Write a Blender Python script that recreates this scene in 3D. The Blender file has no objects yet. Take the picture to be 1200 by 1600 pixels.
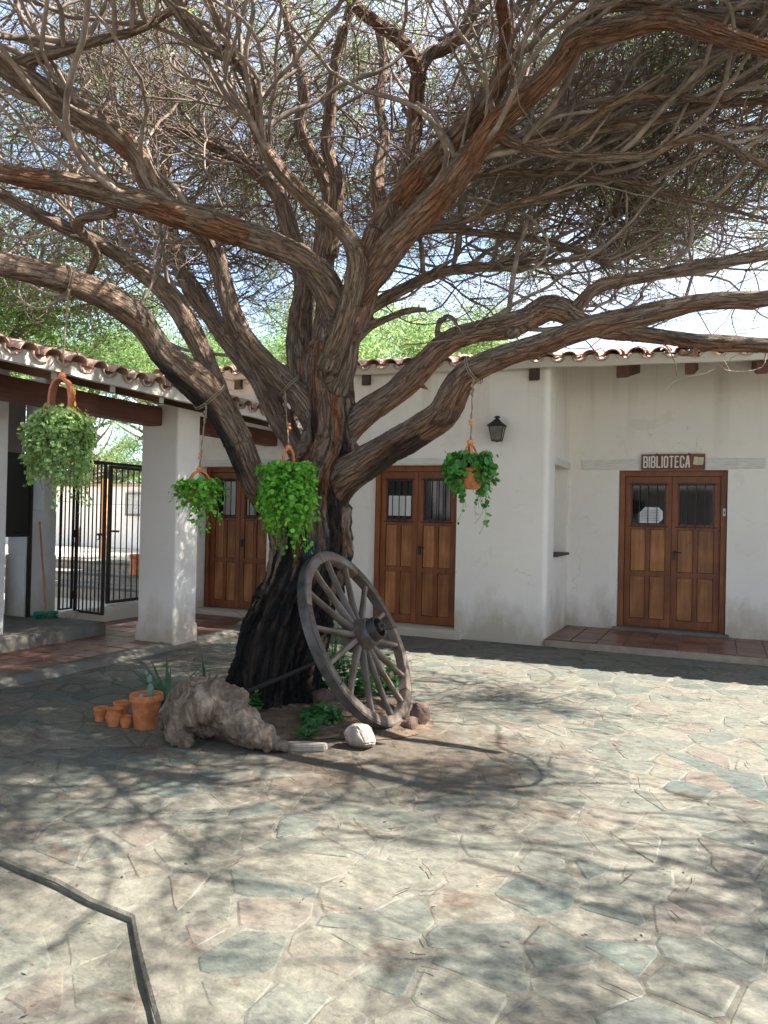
import bpy, bmesh, math, random
import numpy as np
from mathutils import Vector, Matrix
random.seed(7)
rng = np.random.default_rng(7)
R = math.radians
scene = bpy.context.scene

# ------------------------------------------------------------------ camera, sky, sun, exposure
CAM_H, FPX = 1.55, 1188.0
YAW, PITCH, ROLL = R(23.85), R(.43), R(1.27)
fw = np.array([-math.sin(YAW)*math.cos(PITCH), math.cos(YAW)*math.cos(PITCH), math.sin(PITCH)])
r0 = np.array([math.cos(YAW), math.sin(YAW), 0.0]); u0 = np.cross(r0, fw)
rt = math.cos(ROLL)*r0 + math.sin(ROLL)*u0
up = -math.sin(ROLL)*r0 + math.cos(ROLL)*u0
cd = bpy.data.cameras.new('camera'); cam = bpy.data.objects.new('camera', cd)
scene.collection.objects.link(cam); scene.camera = cam
cd.sensor_fit = 'VERTICAL'; cd.sensor_height = 36.0; cd.lens = 36.0*FPX/1600.0
cd.clip_start = .05; cd.clip_end = 800
cam.matrix_world = Matrix(((rt[0], up[0], -fw[0], 0), (rt[1], up[1], -fw[1], 0), (rt[2], up[2], -fw[2], CAM_H), (0, 0, 0, 1)))

SUN_DIR = np.array([.78, .31, 1.0]); SUN_DIR /= np.linalg.norm(SUN_DIR)
world = bpy.data.worlds.new('World'); scene.world = world; world.use_nodes = True
wn = world.node_tree; wn.nodes.clear()
wo = wn.nodes.new('ShaderNodeOutputWorld'); bg = wn.nodes.new('ShaderNodeBackground'); sky = wn.nodes.new('ShaderNodeTexSky')
sky.sky_type = 'NISHITA'; sky.sun_disc = False
sky.sun_elevation = math.asin(SUN_DIR[2]); sky.sun_rotation = math.atan2(SUN_DIR[0], SUN_DIR[1])
sky.air_density = 1.0; sky.dust_density = 1.5; sky.ozone_density = 1.0; sky.altitude = 1600
bg.inputs['Strength'].default_value = .13
tcw = wn.nodes.new('ShaderNodeTexCoord'); cn = wn.nodes.new('ShaderNodeTexNoise'); cn.inputs['Scale'].default_value = 2.2; cn.inputs['Detail'].default_value = 7
cn.inputs['Roughness'].default_value = .6; mpw = wn.nodes.new('ShaderNodeMapping'); mpw.inputs['Scale'].default_value = (1, 1, 2.2)
wn.links.new(tcw.outputs['Generated'], mpw.inputs[0]); wn.links.new(mpw.outputs[0], cn.inputs['Vector'])
cr_ = wn.nodes.new('ShaderNodeValToRGB'); cr_.color_ramp.elements[0].position = .42; cr_.color_ramp.elements[1].position = .64
cr_.color_ramp.elements[0].color = (.12, .12, .12, 1); cr_.color_ramp.elements[1].color = (.95, .95, .95, 1); wn.links.new(cn.outputs['Fac'], cr_.inputs[0])
cmx = wn.nodes.new('ShaderNodeMix'); cmx.data_type = 'RGBA'; cmx.inputs[7].default_value = (2.5, 2.65, 2.95, 1)   # thin bright cloud over the blue
wn.links.new(cr_.outputs[0], cmx.inputs[0]); wn.links.new(sky.outputs[0], cmx.inputs[6])
wn.links.new(cmx.outputs[2], bg.inputs[0]); wn.links.new(bg.outputs[0], wo.inputs[0])
sl = bpy.data.lights.new('sun', 'SUN'); sl.energy = 5.0; sl.angle = R(.45); sl.color = (1.0, .965, .915)
sun = bpy.data.objects.new('sun', sl); scene.collection.objects.link(sun)
sun.rotation_euler = Vector(SUN_DIR).to_track_quat('Z', 'Y').to_euler()
scene.view_settings.view_transform = 'Standard'; scene.view_settings.look = 'None'
scene.view_settings.exposure = 2.2; scene.view_settings.gamma = 1.0
scene.view_settings.use_curve_mapping = False
scene.cycles.max_bounces = 8; scene.cycles.diffuse_bounces = 5; scene.cycles.transparent_max_bounces = 8

# ------------------------------------------------------------------ measuring helpers (photo pixel + known plane -> point in the courtyard)
EYE = np.array([0, 0, CAM_H])
def W(px, py, x=None, y=None, z=None, d=None):
    v = fw + (px-600)/FPX*rt - (py-800)/FPX*up
    if x is not None: t = x/v[0]
    elif y is not None: t = y/v[1]
    elif z is not None: t = (z-CAM_H)/v[2]
    else: t = d
    return EYE + t*v
def PXN(P):
    q = np.asarray(P, float)-EYE; d = q@fw
    return 600+FPX*(q@rt)/d, 800-FPX*(q@up)/d, d

# ------------------------------------------------------------------ value noise
def _h(ix, iy, iz, s=0):
    n = (ix.astype(np.int64)*73856093) ^ (iy.astype(np.int64)*19349663) ^ (iz.astype(np.int64)*83492791) ^ (s*2654435)
    n = (n ^ (n >> 13)) * 1274126177 & 0x7fffffff
    n = (n ^ (n >> 15)) & 0xffff
    return n/65535.0
def vnoise(P, s=0):
    P = np.asarray(P, float); I = np.floor(P).astype(np.int64); f = P-I; f = f*f*(3-2*f)
    x, y, z = I[..., 0], I[..., 1], I[..., 2]; a, b, c = f[..., 0], f[..., 1], f[..., 2]
    o = 0
    for dx in (0, 1):
        for dy in (0, 1):
            for dz in (0, 1):
                o = o + _h(x+dx, y+dy, z+dz, s)*(a if dx else 1-a)*(b if dy else 1-b)*(c if dz else 1-c)
    return o*2-1
def fbm(P, o=3, s=0):
    v = 0; a = .5; P = np.asarray(P, float)
    for i in range(o): v = v+a*vnoise(P*(2**i)+i*7.3, s+i); a *= .5
    return v

# ------------------------------------------------------------------ materials
def newmat(name):
    m = bpy.data.materials.new(name); m.use_nodes = True
    nt = m.node_tree; return m, nt, nt.nodes['Principled BSDF']
def N(nt, t, **kw):
    n = nt.nodes.new('ShaderNode'+t)
    for k, v in kw.items():
        if k.startswith('i_'):
            n.inputs[int(k[2:]) if k[2:].isdigit() else k[2:].replace('_', ' ')].default_value = v
        else: setattr(n, k, v)
    return n
def ramp(nt, fac, stops, interp='LINEAR'):
    n = nt.nodes.new('ShaderNodeValToRGB'); cr = n.color_ramp; cr.interpolation = interp
    while len(cr.elements) > 1: cr.elements.remove(cr.elements[-1])
    cr.elements[0].position = stops[0][0]; cr.elements[0].color = tuple(stops[0][1])+(1,)
    for p, c in stops[1:]:
        e = cr.elements.new(p); e.color = tuple(c)+(1,)
    nt.links.new(fac, n.inputs[0]); return n.outputs[0]
def mixc(nt, fac, a, b, mode='MIX'):
    n = nt.nodes.new('ShaderNodeMix'); n.data_type = 'RGBA'; n.blend_type = mode
    if isinstance(fac, (int, float)): n.inputs[0].default_value = fac
    else: nt.links.new(fac, n.inputs[0])
    for v, i in ((a, 6), (b, 7)):
        if isinstance(v, (tuple, list)): n.inputs[i].default_value = tuple(v)+(1,) if len(v) == 3 else v
        else: nt.links.new(v, n.inputs[i])
    return n.outputs[2]
def coords(nt, kind='Object', scale=(1, 1, 1), attr=None):
    if attr: o = N(nt, 'Attribute', attribute_name=attr).outputs['Vector']
    elif kind == 'World': o = N(nt, 'NewGeometry').outputs['Position']
    else: o = N(nt, 'TexCoord').outputs[kind]
    mp = N(nt, 'Mapping'); mp.inputs['Scale'].default_value = scale
    nt.links.new(o, mp.inputs[0]); return mp.outputs[0]
def noise(nt, vec, scale, detail=4, rough=.6, dist=0):
    n = N(nt, 'TexNoise'); n.inputs['Scale'].default_value = scale; n.inputs['Detail'].default_value = detail
    n.inputs['Roughness'].default_value = rough; n.inputs['Distortion'].default_value = dist
    nt.links.new(vec, n.inputs['Vector']); return n.outputs['Fac']
def bump(nt, bsdf, h, strength=.4, dist=.01, prev=None):
    b = N(nt, 'Bump'); b.inputs['Strength'].default_value = strength; b.inputs['Distance'].default_value = dist
    nt.links.new(h, b.inputs['Height'])
    if prev is not None: nt.links.new(prev, b.inputs['Normal'])
    nt.links.new(b.outputs[0], bsdf.inputs['Normal']); return b.outputs[0]
def simple(name, c1, c2, scale=6, rough=.7, bs=30, bstr=.3, bd=.005, stretch=(1, 1, 1), kind='Object', rnd=0, spec=.3, metal=0):
    m, nt, b = newmat(name)
    v = coords(nt, kind, stretch); n = noise(nt, v, scale, 5)
    c = ramp(nt, n, [(.3, c1), (.7, c2)])
    if rnd:
        oi = N(nt, 'ObjectInfo'); hs = N(nt, 'HueSaturation')
        mr = N(nt, 'MapRange'); mr.inputs[3].default_value = 1-rnd; mr.inputs[4].default_value = 1+rnd
        nt.links.new(oi.outputs['Random'], mr.inputs[0]); nt.links.new(mr.outputs[0], hs.inputs['Value'])
        nt.links.new(c, hs.inputs['Color']); c = hs.outputs[0]
    nt.links.new(c, b.inputs['Base Color']); b.inputs['Roughness'].default_value = rough
    b.inputs['Specular IOR Level'].default_value = spec; b.inputs['Metallic'].default_value = metal
    bump(nt, b, noise(nt, v, bs, 5, .65), bstr, bd)
    return m

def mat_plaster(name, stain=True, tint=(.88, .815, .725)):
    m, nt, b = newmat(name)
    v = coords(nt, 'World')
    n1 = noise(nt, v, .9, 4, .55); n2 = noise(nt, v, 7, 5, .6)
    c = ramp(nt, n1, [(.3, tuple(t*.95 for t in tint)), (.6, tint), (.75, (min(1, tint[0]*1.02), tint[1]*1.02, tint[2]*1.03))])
    c = mixc(nt, ramp(nt, n2, [(.55, (0, 0, 0)), (.8, (.25, .25, .25))]), c, (.62, .58, .52))
    cv = N(nt, 'TexVoronoi', feature='DISTANCE_TO_EDGE'); cv.inputs['Scale'].default_value = .8
    wv = N(nt, 'VectorMath', operation='ADD'); wn_ = N(nt, 'TexNoise'); wn_.inputs['Scale'].default_value = 3; wn_.inputs['Detail'].default_value = 6; nt.links.new(v, wn_.inputs['Vector']); nt.links.new(v, wv.inputs[0]); nt.links.new(wn_.outputs['Color'], wv.inputs[1]); nt.links.new(wv.outputs[0], cv.inputs['Vector'])
    gate_ = noise(nt, v, 1.3, 2); mg = N(nt, 'Math', operation='MULTIPLY'); nt.links.new(ramp(nt, cv.outputs['Distance'], [(0, (1, 1, 1)), (.006, (0, 0, 0))]), mg.inputs[0]); nt.links.new(ramp(nt, gate_, [(.56, (0, 0, 0)), (.62, (.6, .6, .6))]), mg.inputs[1])
    c = mixc(nt, mg.outputs[0], c, (.42, .36, .29))
    pt = noise(nt, v, 1.7, 5, .7, 1.0); c = mixc(nt, ramp(nt, pt, [(.60, (0, 0, 0)), (.66, (.35, .35, .35))]), c, (.70, .64, .55))
    if stain:   # damp and splash marks near the ground, uneven
        sx = N(nt, 'SeparateXYZ'); nt.links.new(v, sx.inputs[0])
        ns = noise(nt, coords(nt, 'World', (1, 1, .5)), 2.2, 5, .65)
        ma = N(nt, 'Math', operation='MULTIPLY'); nt.links.new(ns, ma.inputs[0]); ma.inputs[1].default_value = 1.32
        mb = N(nt, 'Math', operation='SUBTRACT'); nt.links.new(ma.outputs[0], mb.inputs[0]); nt.links.new(sx.outputs[2], mb.inputs[1])
        f = ramp(nt, mb.outputs[0], [(.05, (0, 0, 0)), (.30, (.4, .4, .4)), (.55, (.85, .85, .85))])
        c = mixc(nt, f, c, (.50, .42, .31))
        # drip streaks under the eaves
        vs = coords(nt, 'World', (5, 5, .35)); st = noise(nt, vs, 1.0, 3, .5)
        zz = N(nt, 'MapRange'); zz.inputs[1].default_value = 2.3; zz.inputs[2].default_value = 3.5; nt.links.new(sx.outputs[2], zz.inputs[0])
        mm = N(nt, 'Math', operation='MULTIPLY'); nt.links.new(zz.outputs[0], mm.inputs[0])
        nt.links.new(ramp(nt, st, [(.48, (0, 0, 0)), (.72, (.65, .65, .65))]), mm.inputs[1])
        c = mixc(nt, mm.outputs[0], c, (.60, .50, .40))
    nt.links.new(c, b.inputs['Base Color']); b.inputs['Roughness'].default_value = .9; b.inputs['Specular IOR Level'].default_value = .15
    nb = bump(nt, b, noise(nt, v, 2.5, 4, .5), .5, .03)
    bump(nt, b, noise(nt, v, 60, 4, .6), .25, .004, nb)
    return m

def mat_wood(name, dark, light, axis=2, rough=.5, rnd=.12, scale=1.0, bstr=.25, grey=None):
    m, nt, b = newmat(name)
    st = [14, 14, 14]; st[axis] = 1.1
    v = coords(nt, 'Object', tuple(s*scale for s in st))
    n = noise(nt, v, 1.6, 6, .65, .6); n2 = noise(nt, coords(nt, 'Object', (2, 2, 2)), 1.3, 3, .5)
    c = ramp(nt, n, [(.28, dark), (.72, light)])
    c = mixc(nt, ramp(nt, n2, [(.35, (.55, .55, .55)), (.7, (0, 0, 0))]), c, tuple(x*.55 for x in dark))
    if grey: c = mixc(nt, ramp(nt, noise(nt, coords(nt, 'Object', (3, 3, 3)), 2, 5, .6), [(.4, (0, 0, 0)), (.62, (.8, .8, .8))]), c, grey)
    oi = N(nt, 'ObjectInfo'); hs = N(nt, 'HueSaturation')
    mr = N(nt, 'MapRange'); mr.inputs[3].default_value = 1-rnd; mr.inputs[4].default_value = 1+rnd
    nt.links.new(oi.outputs['Random'], mr.inputs[0]); nt.links.new(mr.outputs[0], hs.inputs['Value'])
    nt.links.new(c, hs.inputs['Color']); nt.links.new(hs.outputs[0], b.inputs['Base Color'])
    b.inputs['Roughness'].default_value = rough; b.inputs['Specular IOR Level'].default_value = .35
    bump(nt, b, n, bstr, .003)
    return m

def mat_leaf(name, c1, c2, trans=.5, scale=3, rough=.55):
    m, nt, b = newmat(name)
    g = N(nt, 'NewGeometry')
    c = ramp(nt, g.outputs['Random Per Island'], [(0, c1), (.6, c2), (1, tuple(min(1, x*1.35) for x in c2))])
    n = noise(nt, coords(nt, 'World'), scale, 3)
    c = mixc(nt, ramp(nt, n, [(.4, (.35, .35, .35)), (.6, (0, 0, 0))]), c, c1)
    nt.links.new(c, b.inputs['Base Color']); b.inputs['Roughness'].default_value = rough; b.inputs['Specular IOR Level'].default_value = .25
    tr = N(nt, 'BsdfTranslucent'); hs = N(nt, 'HueSaturation'); hs.inputs['Value'].default_value = 1.5; hs.inputs['Hue'].default_value = .485
    nt.links.new(c, hs.inputs['Color']); nt.links.new(hs.outputs[0], tr.inputs[0])
    mx = N(nt, 'MixShader'); mx.inputs[0].default_value = trans
    nt.links.new(b.outputs[0], mx.inputs[1]); nt.links.new(tr.outputs[0], mx.inputs[2])
    nt.links.new(mx.outputs[0], nt.nodes['Material Output'].inputs[0])
    return m

def mat_bark():
    m, nt, b = newmat('bark')
    v = coords(nt, attr='bark_co')
    n = noise(nt, v, 9, 6, .7, .4)          # fibres run along each limb
    n2 = noise(nt, v, 2.2, 5, .6)
    ns = noise(nt, v, 22, 4, .7)
    a = N(nt, 'Attribute', attribute_name='bark_mix')   # x: char, y: bared red wood, z: resin patch with painted sheen
    sx = N(nt, 'SeparateXYZ'); nt.links.new(a.outputs['Vector'], sx.inputs[0])
    c = ramp(nt, n, [(.28, (.06, .038, .026)), (.42, (.20, .125, .080)), (.58, (.33, .215, .138)), (.78, (.47, .335, .225))])
    c = mixc(nt, ramp(nt, n2, [(.45, (0, 0, 0)), (.62, (.65, .65, .65))]), c, ramp(nt, ns, [(.3, (.17, .135, .105)), (.7, (.36, .30, .24))]))
    vd_ = N(nt, 'VectorMath', operation='ADD'); nn_ = N(nt, 'TexNoise'); nn_.inputs['Scale'].default_value = 3.0; nt.links.new(v, nn_.inputs['Vector'])
    sc_ = N(nt, 'VectorMath', operation='SCALE'); sc_.inputs['Scale'].default_value = .35; nt.links.new(nn_.outputs['Color'], sc_.inputs[0]); nt.links.new(v, vd_.inputs[0]); nt.links.new(sc_.outputs[0], vd_.inputs[1])
    vo = N(nt, 'TexVoronoi', feature='DISTANCE_TO_EDGE'); vo.inputs['Scale'].default_value = 5.0; nt.links.new(vd_.outputs[0], vo.inputs['Vector'])
    crack = ramp(nt, vo.outputs['Distance'], [(.0, (0, 0, 0)), (.05, (.25, .25, .25)), (.16, (1, 1, 1))])
    red = ramp(nt, n, [(.3, (.07, .022, .01)), (.5, (.27, .095, .038)), (.75, (.50, .24, .11))])
    c = mixc(nt, sx.outputs[1], c, red)
    blk = ramp(nt, n, [(.35, (.003, .003, .003)), (.52, (.009, .008, .007)), (.68, (.026, .021, .018)), (.8, (.065, .050, .042))])
    c = mixc(nt, 1.0, c, ramp(nt, vo.outputs['Distance'], [(.0, (.42, .38, .35)), (.05, (.80, .78, .76)), (.14, (1, 1, 1))]), 'MULTIPLY')
    c = mixc(nt, sx.outputs[0], c, blk)
    c = mixc(nt, sx.outputs[2], c, ramp(nt, ns, [(.35, (.01, .012, .015)), (.55, (.10, .13, .17)), (.75, (.38, .45, .52))]))  # bluish-white shine of the resin put in as colour
    nt.links.new(c, b.inputs['Base Color'])
    b.inputs['Roughness'].default_value = .82; b.inputs['Specular IOR Level'].default_value = .3
    nb0 = bump(nt, b, crack, 1.0, .022); nb = bump(nt, b, n, 1.0, .04, nb0); bump(nt, b, ns, .8, .012, nb)
    return m

def dirt_shade_mask(nt, v):  # brown for soil stains and painted shade beside the tree foot
    d = N(nt, 'VectorMath', operation='DISTANCE'); nt.links.new(v, d.inputs[0]); d.inputs[1].default_value = (-2.0, 4.75, 0)
    n = noise(nt, v, 2.6, 6, .7, .6)
    a = N(nt, 'Math', operation='MULTIPLY'); nt.links.new(n, a.inputs[0]); a.inputs[1].default_value = 3.1
    s = N(nt, 'Math', operation='SUBTRACT'); nt.links.new(a.outputs[0], s.inputs[0]); nt.links.new(d.outputs['Value'], s.inputs[1])
    return ramp(nt, s.outputs[0], [(.35, (0, 0, 0)), (.95, (.75, .75, .75))])
def mat_flag():
    m, nt, b = newmat('flagstone')
    g = N(nt, 'NewGeometry'); oi = N(nt, 'ObjectInfo')
    ad = N(nt, 'Math', operation='ADD'); nt.links.new(g.outputs['Random Per Island'], ad.inputs[0]); nt.links.new(oi.outputs['Random'], ad.inputs[1])
    fr = N(nt, 'Math', operation='FRACT'); nt.links.new(ad.outputs[0], fr.inputs[0])
    c = ramp(nt, fr.outputs[0], [(0, (.11, .115, .092)), (.10, (.055, .070, .060)), (.17, (.135, .13, .10)), (.38, (.155, .14, .108)), (.50, (.078, .09, .078)),
                                  (.60, (.145, .125, .095)), (.72, (.10, .108, .088)), (.86, (.13, .102, .08)), (.93, (.068, .088, .077))], 'CONSTANT')
    v = coords(nt, 'World'); vr = coords(nt, 'World', (1, 2.4, 1))
    n = noise(nt, vr, 7, 6, .7, 1.0)
    c = mixc(nt, ramp(nt, n, [(.35, (.55, .55, .55)), (.5, (.1, .1, .1)), (.7, (.55, .55, .55))]), c, ramp(nt, n, [(.3, (.062, .060, .048)), (.7, (.19, .175, .142))]))
    dn = noise(nt, v, 1.1, 5, .65, .3)      # dusty film that blends stones into the joints
    c = mixc(nt, ramp(nt, dn, [(.36, (.0, .0, .0)), (.62, (.62, .62, .62))]), c, (.138, .133, .104))
    # trodden soil round the tree, with shade painted into the same brown
    c = mixc(nt, dirt_shade_mask(nt, v), c, (.085, .062, .042))
    st = noise(nt, coords(nt, 'World', (1.1, 2.2, 1)), 1.5, 5, .7, .5)   # old resin drips under the tree
    c = mixc(nt, ramp(nt, st, [(.585, (0, 0, 0)), (.68, (.85, .85, .85))]), c, (.075, .048, .032))
    gr = noise(nt, coords(nt, 'World', (1, 1.7, 1)), 17, 8, .78, .8)
    c = mixc(nt, 1.0, c, ramp(nt, gr, [(.30, (.52, .52, .52)), (.47, (.92, .92, .92)), (.70, (1.35, 1.33, 1.28))]), 'MULTIPLY')
    nt.links.new(c, b.inputs['Base Color']); b.inputs['Roughness'].default_value = .62; b.inputs['Specular IOR Level'].default_value = .3
    nb = bump(nt, b, noise(nt, vr, 4, 6, .65), .9, .022); bump(nt, b, noise(nt, v, 40, 5, .7), .6, .005, nb)
    return m
def mat_mortar():
    m, nt, b = newmat('mortar')
    v = coords(nt, 'World')
    c = ramp(nt, noise(nt, v, 2.0, 6, .65), [(.3, (.088, .080, .062)), (.5, (.13, .12, .094)), (.72, (.18, .168, .135))])
    c = mixc(nt, dirt_shade_mask(nt, v), c, (.085, .062, .042))  # soil stains and painted shade, matching the stones
    st = noise(nt, coords(nt, 'World', (1.1, 2.2, 1)), 1.5, 5, .7, .5)
    c = mixc(nt, ramp(nt, st, [(.585, (0, 0, 0)), (.68, (.85, .85, .85))]), c, (.075, .048, .032))
    gr = noise(nt, v, 15, 8, .78, .8)
    c = mixc(nt, 1.0, c, ramp(nt, gr, [(.30, (.50, .50, .50)), (.47, (.92, .92, .92)), (.70, (1.3, 1.3, 1.28))]), 'MULTIPLY')
    nt.links.new(c, b.inputs['Base Color']); b.inputs['Roughness'].default_value = .85; b.inputs['Specular IOR Level'].default_value = .2
    nb = bump(nt, b, noise(nt, v, 5, 6, .65), .9, .022); bump(nt, b, noise(nt, v, 70, 4, .7), .5, .003, nb)
    return m

def mat_stump():
    m, nt, b = newmat('driftwood'); v = coords(nt, 'Object', (1, 1, .6)); n = noise(nt, v, 5, 7, .72, 1.6); n2 = noise(nt, coords(nt, 'Object'), 3, 4, .6); n3 = noise(nt, coords(nt, 'Object', (3, 1, 3)), 9, 5, .7, 1.2)
    c = ramp(nt, n, [(.32, (.045, .028, .018)), (.46, (.22, .15, .10)), (.58, (.40, .31, .225)), (.75, (.56, .47, .36))])
    c = mixc(nt, ramp(nt, n2, [(.42, (0, 0, 0)), (.58, (.75, .75, .75))]), c, ramp(nt, n3, [(.35, (.06, .04, .03)), (.6, (.24, .17, .12)), (.8, (.38, .29, .21))]))
    nt.links.new(c, b.inputs['Base Color']); b.inputs['Roughness'].default_value = .85; nb = bump(nt, b, n, 1, .05); bump(nt, b, n3, 1, .02, nb); return m
M = {}
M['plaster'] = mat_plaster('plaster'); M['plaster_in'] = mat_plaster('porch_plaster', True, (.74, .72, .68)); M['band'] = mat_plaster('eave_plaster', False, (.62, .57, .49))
M['door'] = mat_wood('varnished_wood', (.19, .055, .017), (.38, .135, .045), 2, .42)
M['panel'] = mat_wood('panel_wood', (.25, .09, .028), (.54, .235, .085), 2, .40, .25)
M['beam'] = mat_wood('beam_wood', (.10, .036, .022), (.20, .078, .048), 1, .6, .2)
M['beamx'] = mat_wood('rafter_wood', (.10, .045, .026), (.22, .11, .065), 0, .7, .3)
M['oldbeam'] = mat_wood('weathered_beam', (.11, .07, .045), (.24, .17, .12), 1, .8, .35, .8)
M['wheel'] = mat_wood('wheel_wood', (.05, .032, .022), (.235, .16, .105), 0, .6, .3, .9, .6, (.135, .115, .095))
M['iron'] = simple('dark_iron', (.012, .010, .009), (.03, .022, .018), 20, .5, 60, .2, .002, spec=.5)
M['rust'] = simple('wheel_iron', (.05, .048, .045), (.12, .115, .11), 12, .45, 50, .3, .003, metal=.6)
M['tile'] = simple('roof_clay', (.32, .18, .125), (.58, .42, .33), 5, .85, 40, .5, .006, kind='World', rnd=.25)
M['floor_tile'] = simple('floor_clay', (.13, .058, .038), (.25, .125, .088), 3, .38, 25, .25, .003, kind='World', rnd=.22, spec=.45)
M['grout'] = simple('grout', (.30, .23, .17), (.42, .34, .26), 8, .9, 60, .4, .004, kind='World')
M['flag'] = mat_flag(); M['mortar'] = mat_mortar()
M['conc'] = simple('kerb_concrete', (.12, .108, .086), (.23, .21, .17), 3, .85, 50, .5, .006, kind='World')
M['bark'] = mat_bark()
M['twig'] = simple('twig_bark', (.10, .074, .056), (.30, .23, .18), 8, .85, 40, .4, .004, kind='World')
M['clay'] = simple('terracotta', (.42, .125, .042), (.66, .25, .10), 16, .8, 40, .4, .004)
M['clay_dark'] = simple('glazed_clay', (.30, .085, .028), (.45, .15, .05), 9, .4, 40, .2, .003, spec=.5)
M['rope'] = simple('rope', (.17, .12, .075), (.33, .25, .165), 60, .95, 200, .6, .004)
M['leafA'] = mat_leaf('mesquite_leaf', (.06, .11, .028), (.14, .23, .06), .6)
M['leafB'] = mat_leaf('far_leaf', (.10, .17, .06), (.21, .32, .12), .55)
M['leafP'] = mat_leaf('potted_pale_leaf', (.13, .22, .06), (.27, .38, .13), .35, 14)
M['leafG'] = mat_leaf('potted_bright_leaf', (.07, .22, .02), (.20, .46, .06), .4, 14)
M['leafD'] = mat_leaf('round_leaf', (.025, .11, .015), (.09, .26, .045), .3, 14, .4)
M['leafS'] = mat_leaf('bed_leaf', (.025, .11, .03), (.07, .22, .06), .35, 10)
M['aloe'] = mat_leaf('aloe_leaf', (.03, .075, .035), (.07, .14, .06), .15, 10, .4)
M['soil'] = simple('soil', (.07, .045, .028), (.20, .14, .09), 9, .95, 60, .9, .02, kind='World')
M['yardsoil'] = simple('yard_dust', (.42, .36, .28), (.58, .52, .43), 2, .95, 30, .6, .02, kind='World')
M['rock'] = simple('pale_rock', (.19, .16, .13), (.44, .39, .33), 14, .8, 30, .7, .012)
M['redrock'] = simple('brown_rock', (.05, .03, .022), (.16, .10, .075), 9, .8, 30, .7, .012)
M['slab'] = simple('grey_slab', (.15, .13, .10), (.30, .265, .21), 8, .8, 30, .5, .008)
M['stump'] = mat_stump()
M['paper'] = simple('paper', (.72, .72, .70), (.80, .80, .78), 3, .8, 30, .1, .001)
M['ink'] = simple('ink', (.10, .09, .09), (.16, .15, .15), 3, .8, 30, .1, .001)
M['signwood'] = mat_wood('sign_wood', (.16, .05, .03), (.24, .085, .05), 0, .6)
M['white'] = simple('white_paint', (.66, .62, .55), (.80, .77, .70), 20, .8, 60, .4, .003)
M['lintel'] = simple('painted_lintel', (.68, .64, .57), (.84, .81, .75), 10, .85, 25, .8, .012, stretch=(1, 6, 6))
M['green'] = simple('broom_green', (.008, .16, .085), (.015, .24, .13), 60, .6, 120, .6, .004, stretch=(1, 1, .1))
M['stick'] = simple('broom_stick', (.38, .16, .07), (.52, .25, .12), 10, .5, 40, .2, .002)
M['orange'] = simple('orange_post', (.62, .27, .10), (.78, .38, .16), 5, .7, 40, .3, .003)
M['yellow'] = simple('yellow_paint', (.70, .42, .06), (.78, .52, .10), 5, .6, 40, .2, .002)
M['soot'] = simple('glossy_resin', (.02, .025, .03), (.30, .36, .42), 16, .28, 20, 1, .02, spec=.8)
M['cloth'] = simple('curtain', (.45, .43, .40), (.60, .58, .55), 3, .9, 60, .3, .003)
M['dark'] = simple('dark_room', (.012, .010, .009), (.03, .025, .02), 3, .9, 30, .2, .003)
M['cactus'] = simple('cactus_skin', (.10, .16, .11), (.20, .28, .20), 14, .6, 40, .4, .004)
def mat_glass(name, tint, rough=.03):
    m, nt, b = newmat(name); b.inputs['Base Color'].default_value = tint+(1,); b.inputs['Roughness'].default_value = rough
    b.inputs['Specular IOR Level'].default_value = .5
    bump(nt, b, noise(nt, coords(nt, 'Object'), 2.5, 2), .06, .01); return m
M['glass'] = mat_glass('window_glass', (.010, .010, .011), .05)
M['lglass'] = simple('lantern_glass', (.10, .085, .07), (.19, .17, .15), 10, .12, 10, .1, .002, spec=.8)
M['board'] = mat_glass('green_black_panel', (.010, .013, .010), .25)

# ------------------------------------------------------------------ mesh builder
def link(o): scene.collection.objects.link(o); return o
def np_mesh(name, V, faces, smooth=False):
    """V [n,3]; faces: list of int arrays [k, m]"""
    me = bpy.data.meshes.new(name); V = np.asarray(V, np.float32)
    me.vertices.add(len(V)); me.vertices.foreach_set('co', V.ravel())
    faces = [np.asarray(f, np.int32) for f in faces if len(f)]
    nl = sum(f.size for f in faces); nf = sum(len(f) for f in faces)
    me.loops.add(nl); me.loops.foreach_set('vertex_index', np.concatenate([f.ravel() for f in faces]))
    me.polygons.add(nf)
    st = []; o = 0
    for f in faces:
        st.append(o+np.arange(len(f))*f.shape[1]); o += f.size
    me.polygons.foreach_set('loop_start', np.concatenate(st).astype(np.int32))
    me.update(calc_edges=True)
    if smooth: me.polygons.foreach_set('use_smooth', np.ones(nf, bool))
    return me
def obj(name, me, mat=None, parent=None, loc=None, label=None, cat=None, group=None, kind=None):
    o = bpy.data.objects.new(name, me); link(o)
    if mat is not None and me is not None and not me.materials: me.materials.append(mat)
    if parent is not None: o.parent = parent
    if loc is not None: o.location = loc
    tag(o, label, cat, group, kind); return o
def tag(o, label=None, cat=None, group=None, kind=None):
    for k, v in (('label', label), ('category', cat), ('group', group), ('kind', kind)):
        if v: o[k] = v
    return o
def empty(name, loc=(0, 0, 0), rz=0, label=None, cat=None, group=None, kind=None):
    o = bpy.data.objects.new(name, None); link(o); o.location = loc; o.rotation_euler = (0, 0, rz); o.empty_display_size = .1
    return tag(o, label, cat, group, kind)
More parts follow.
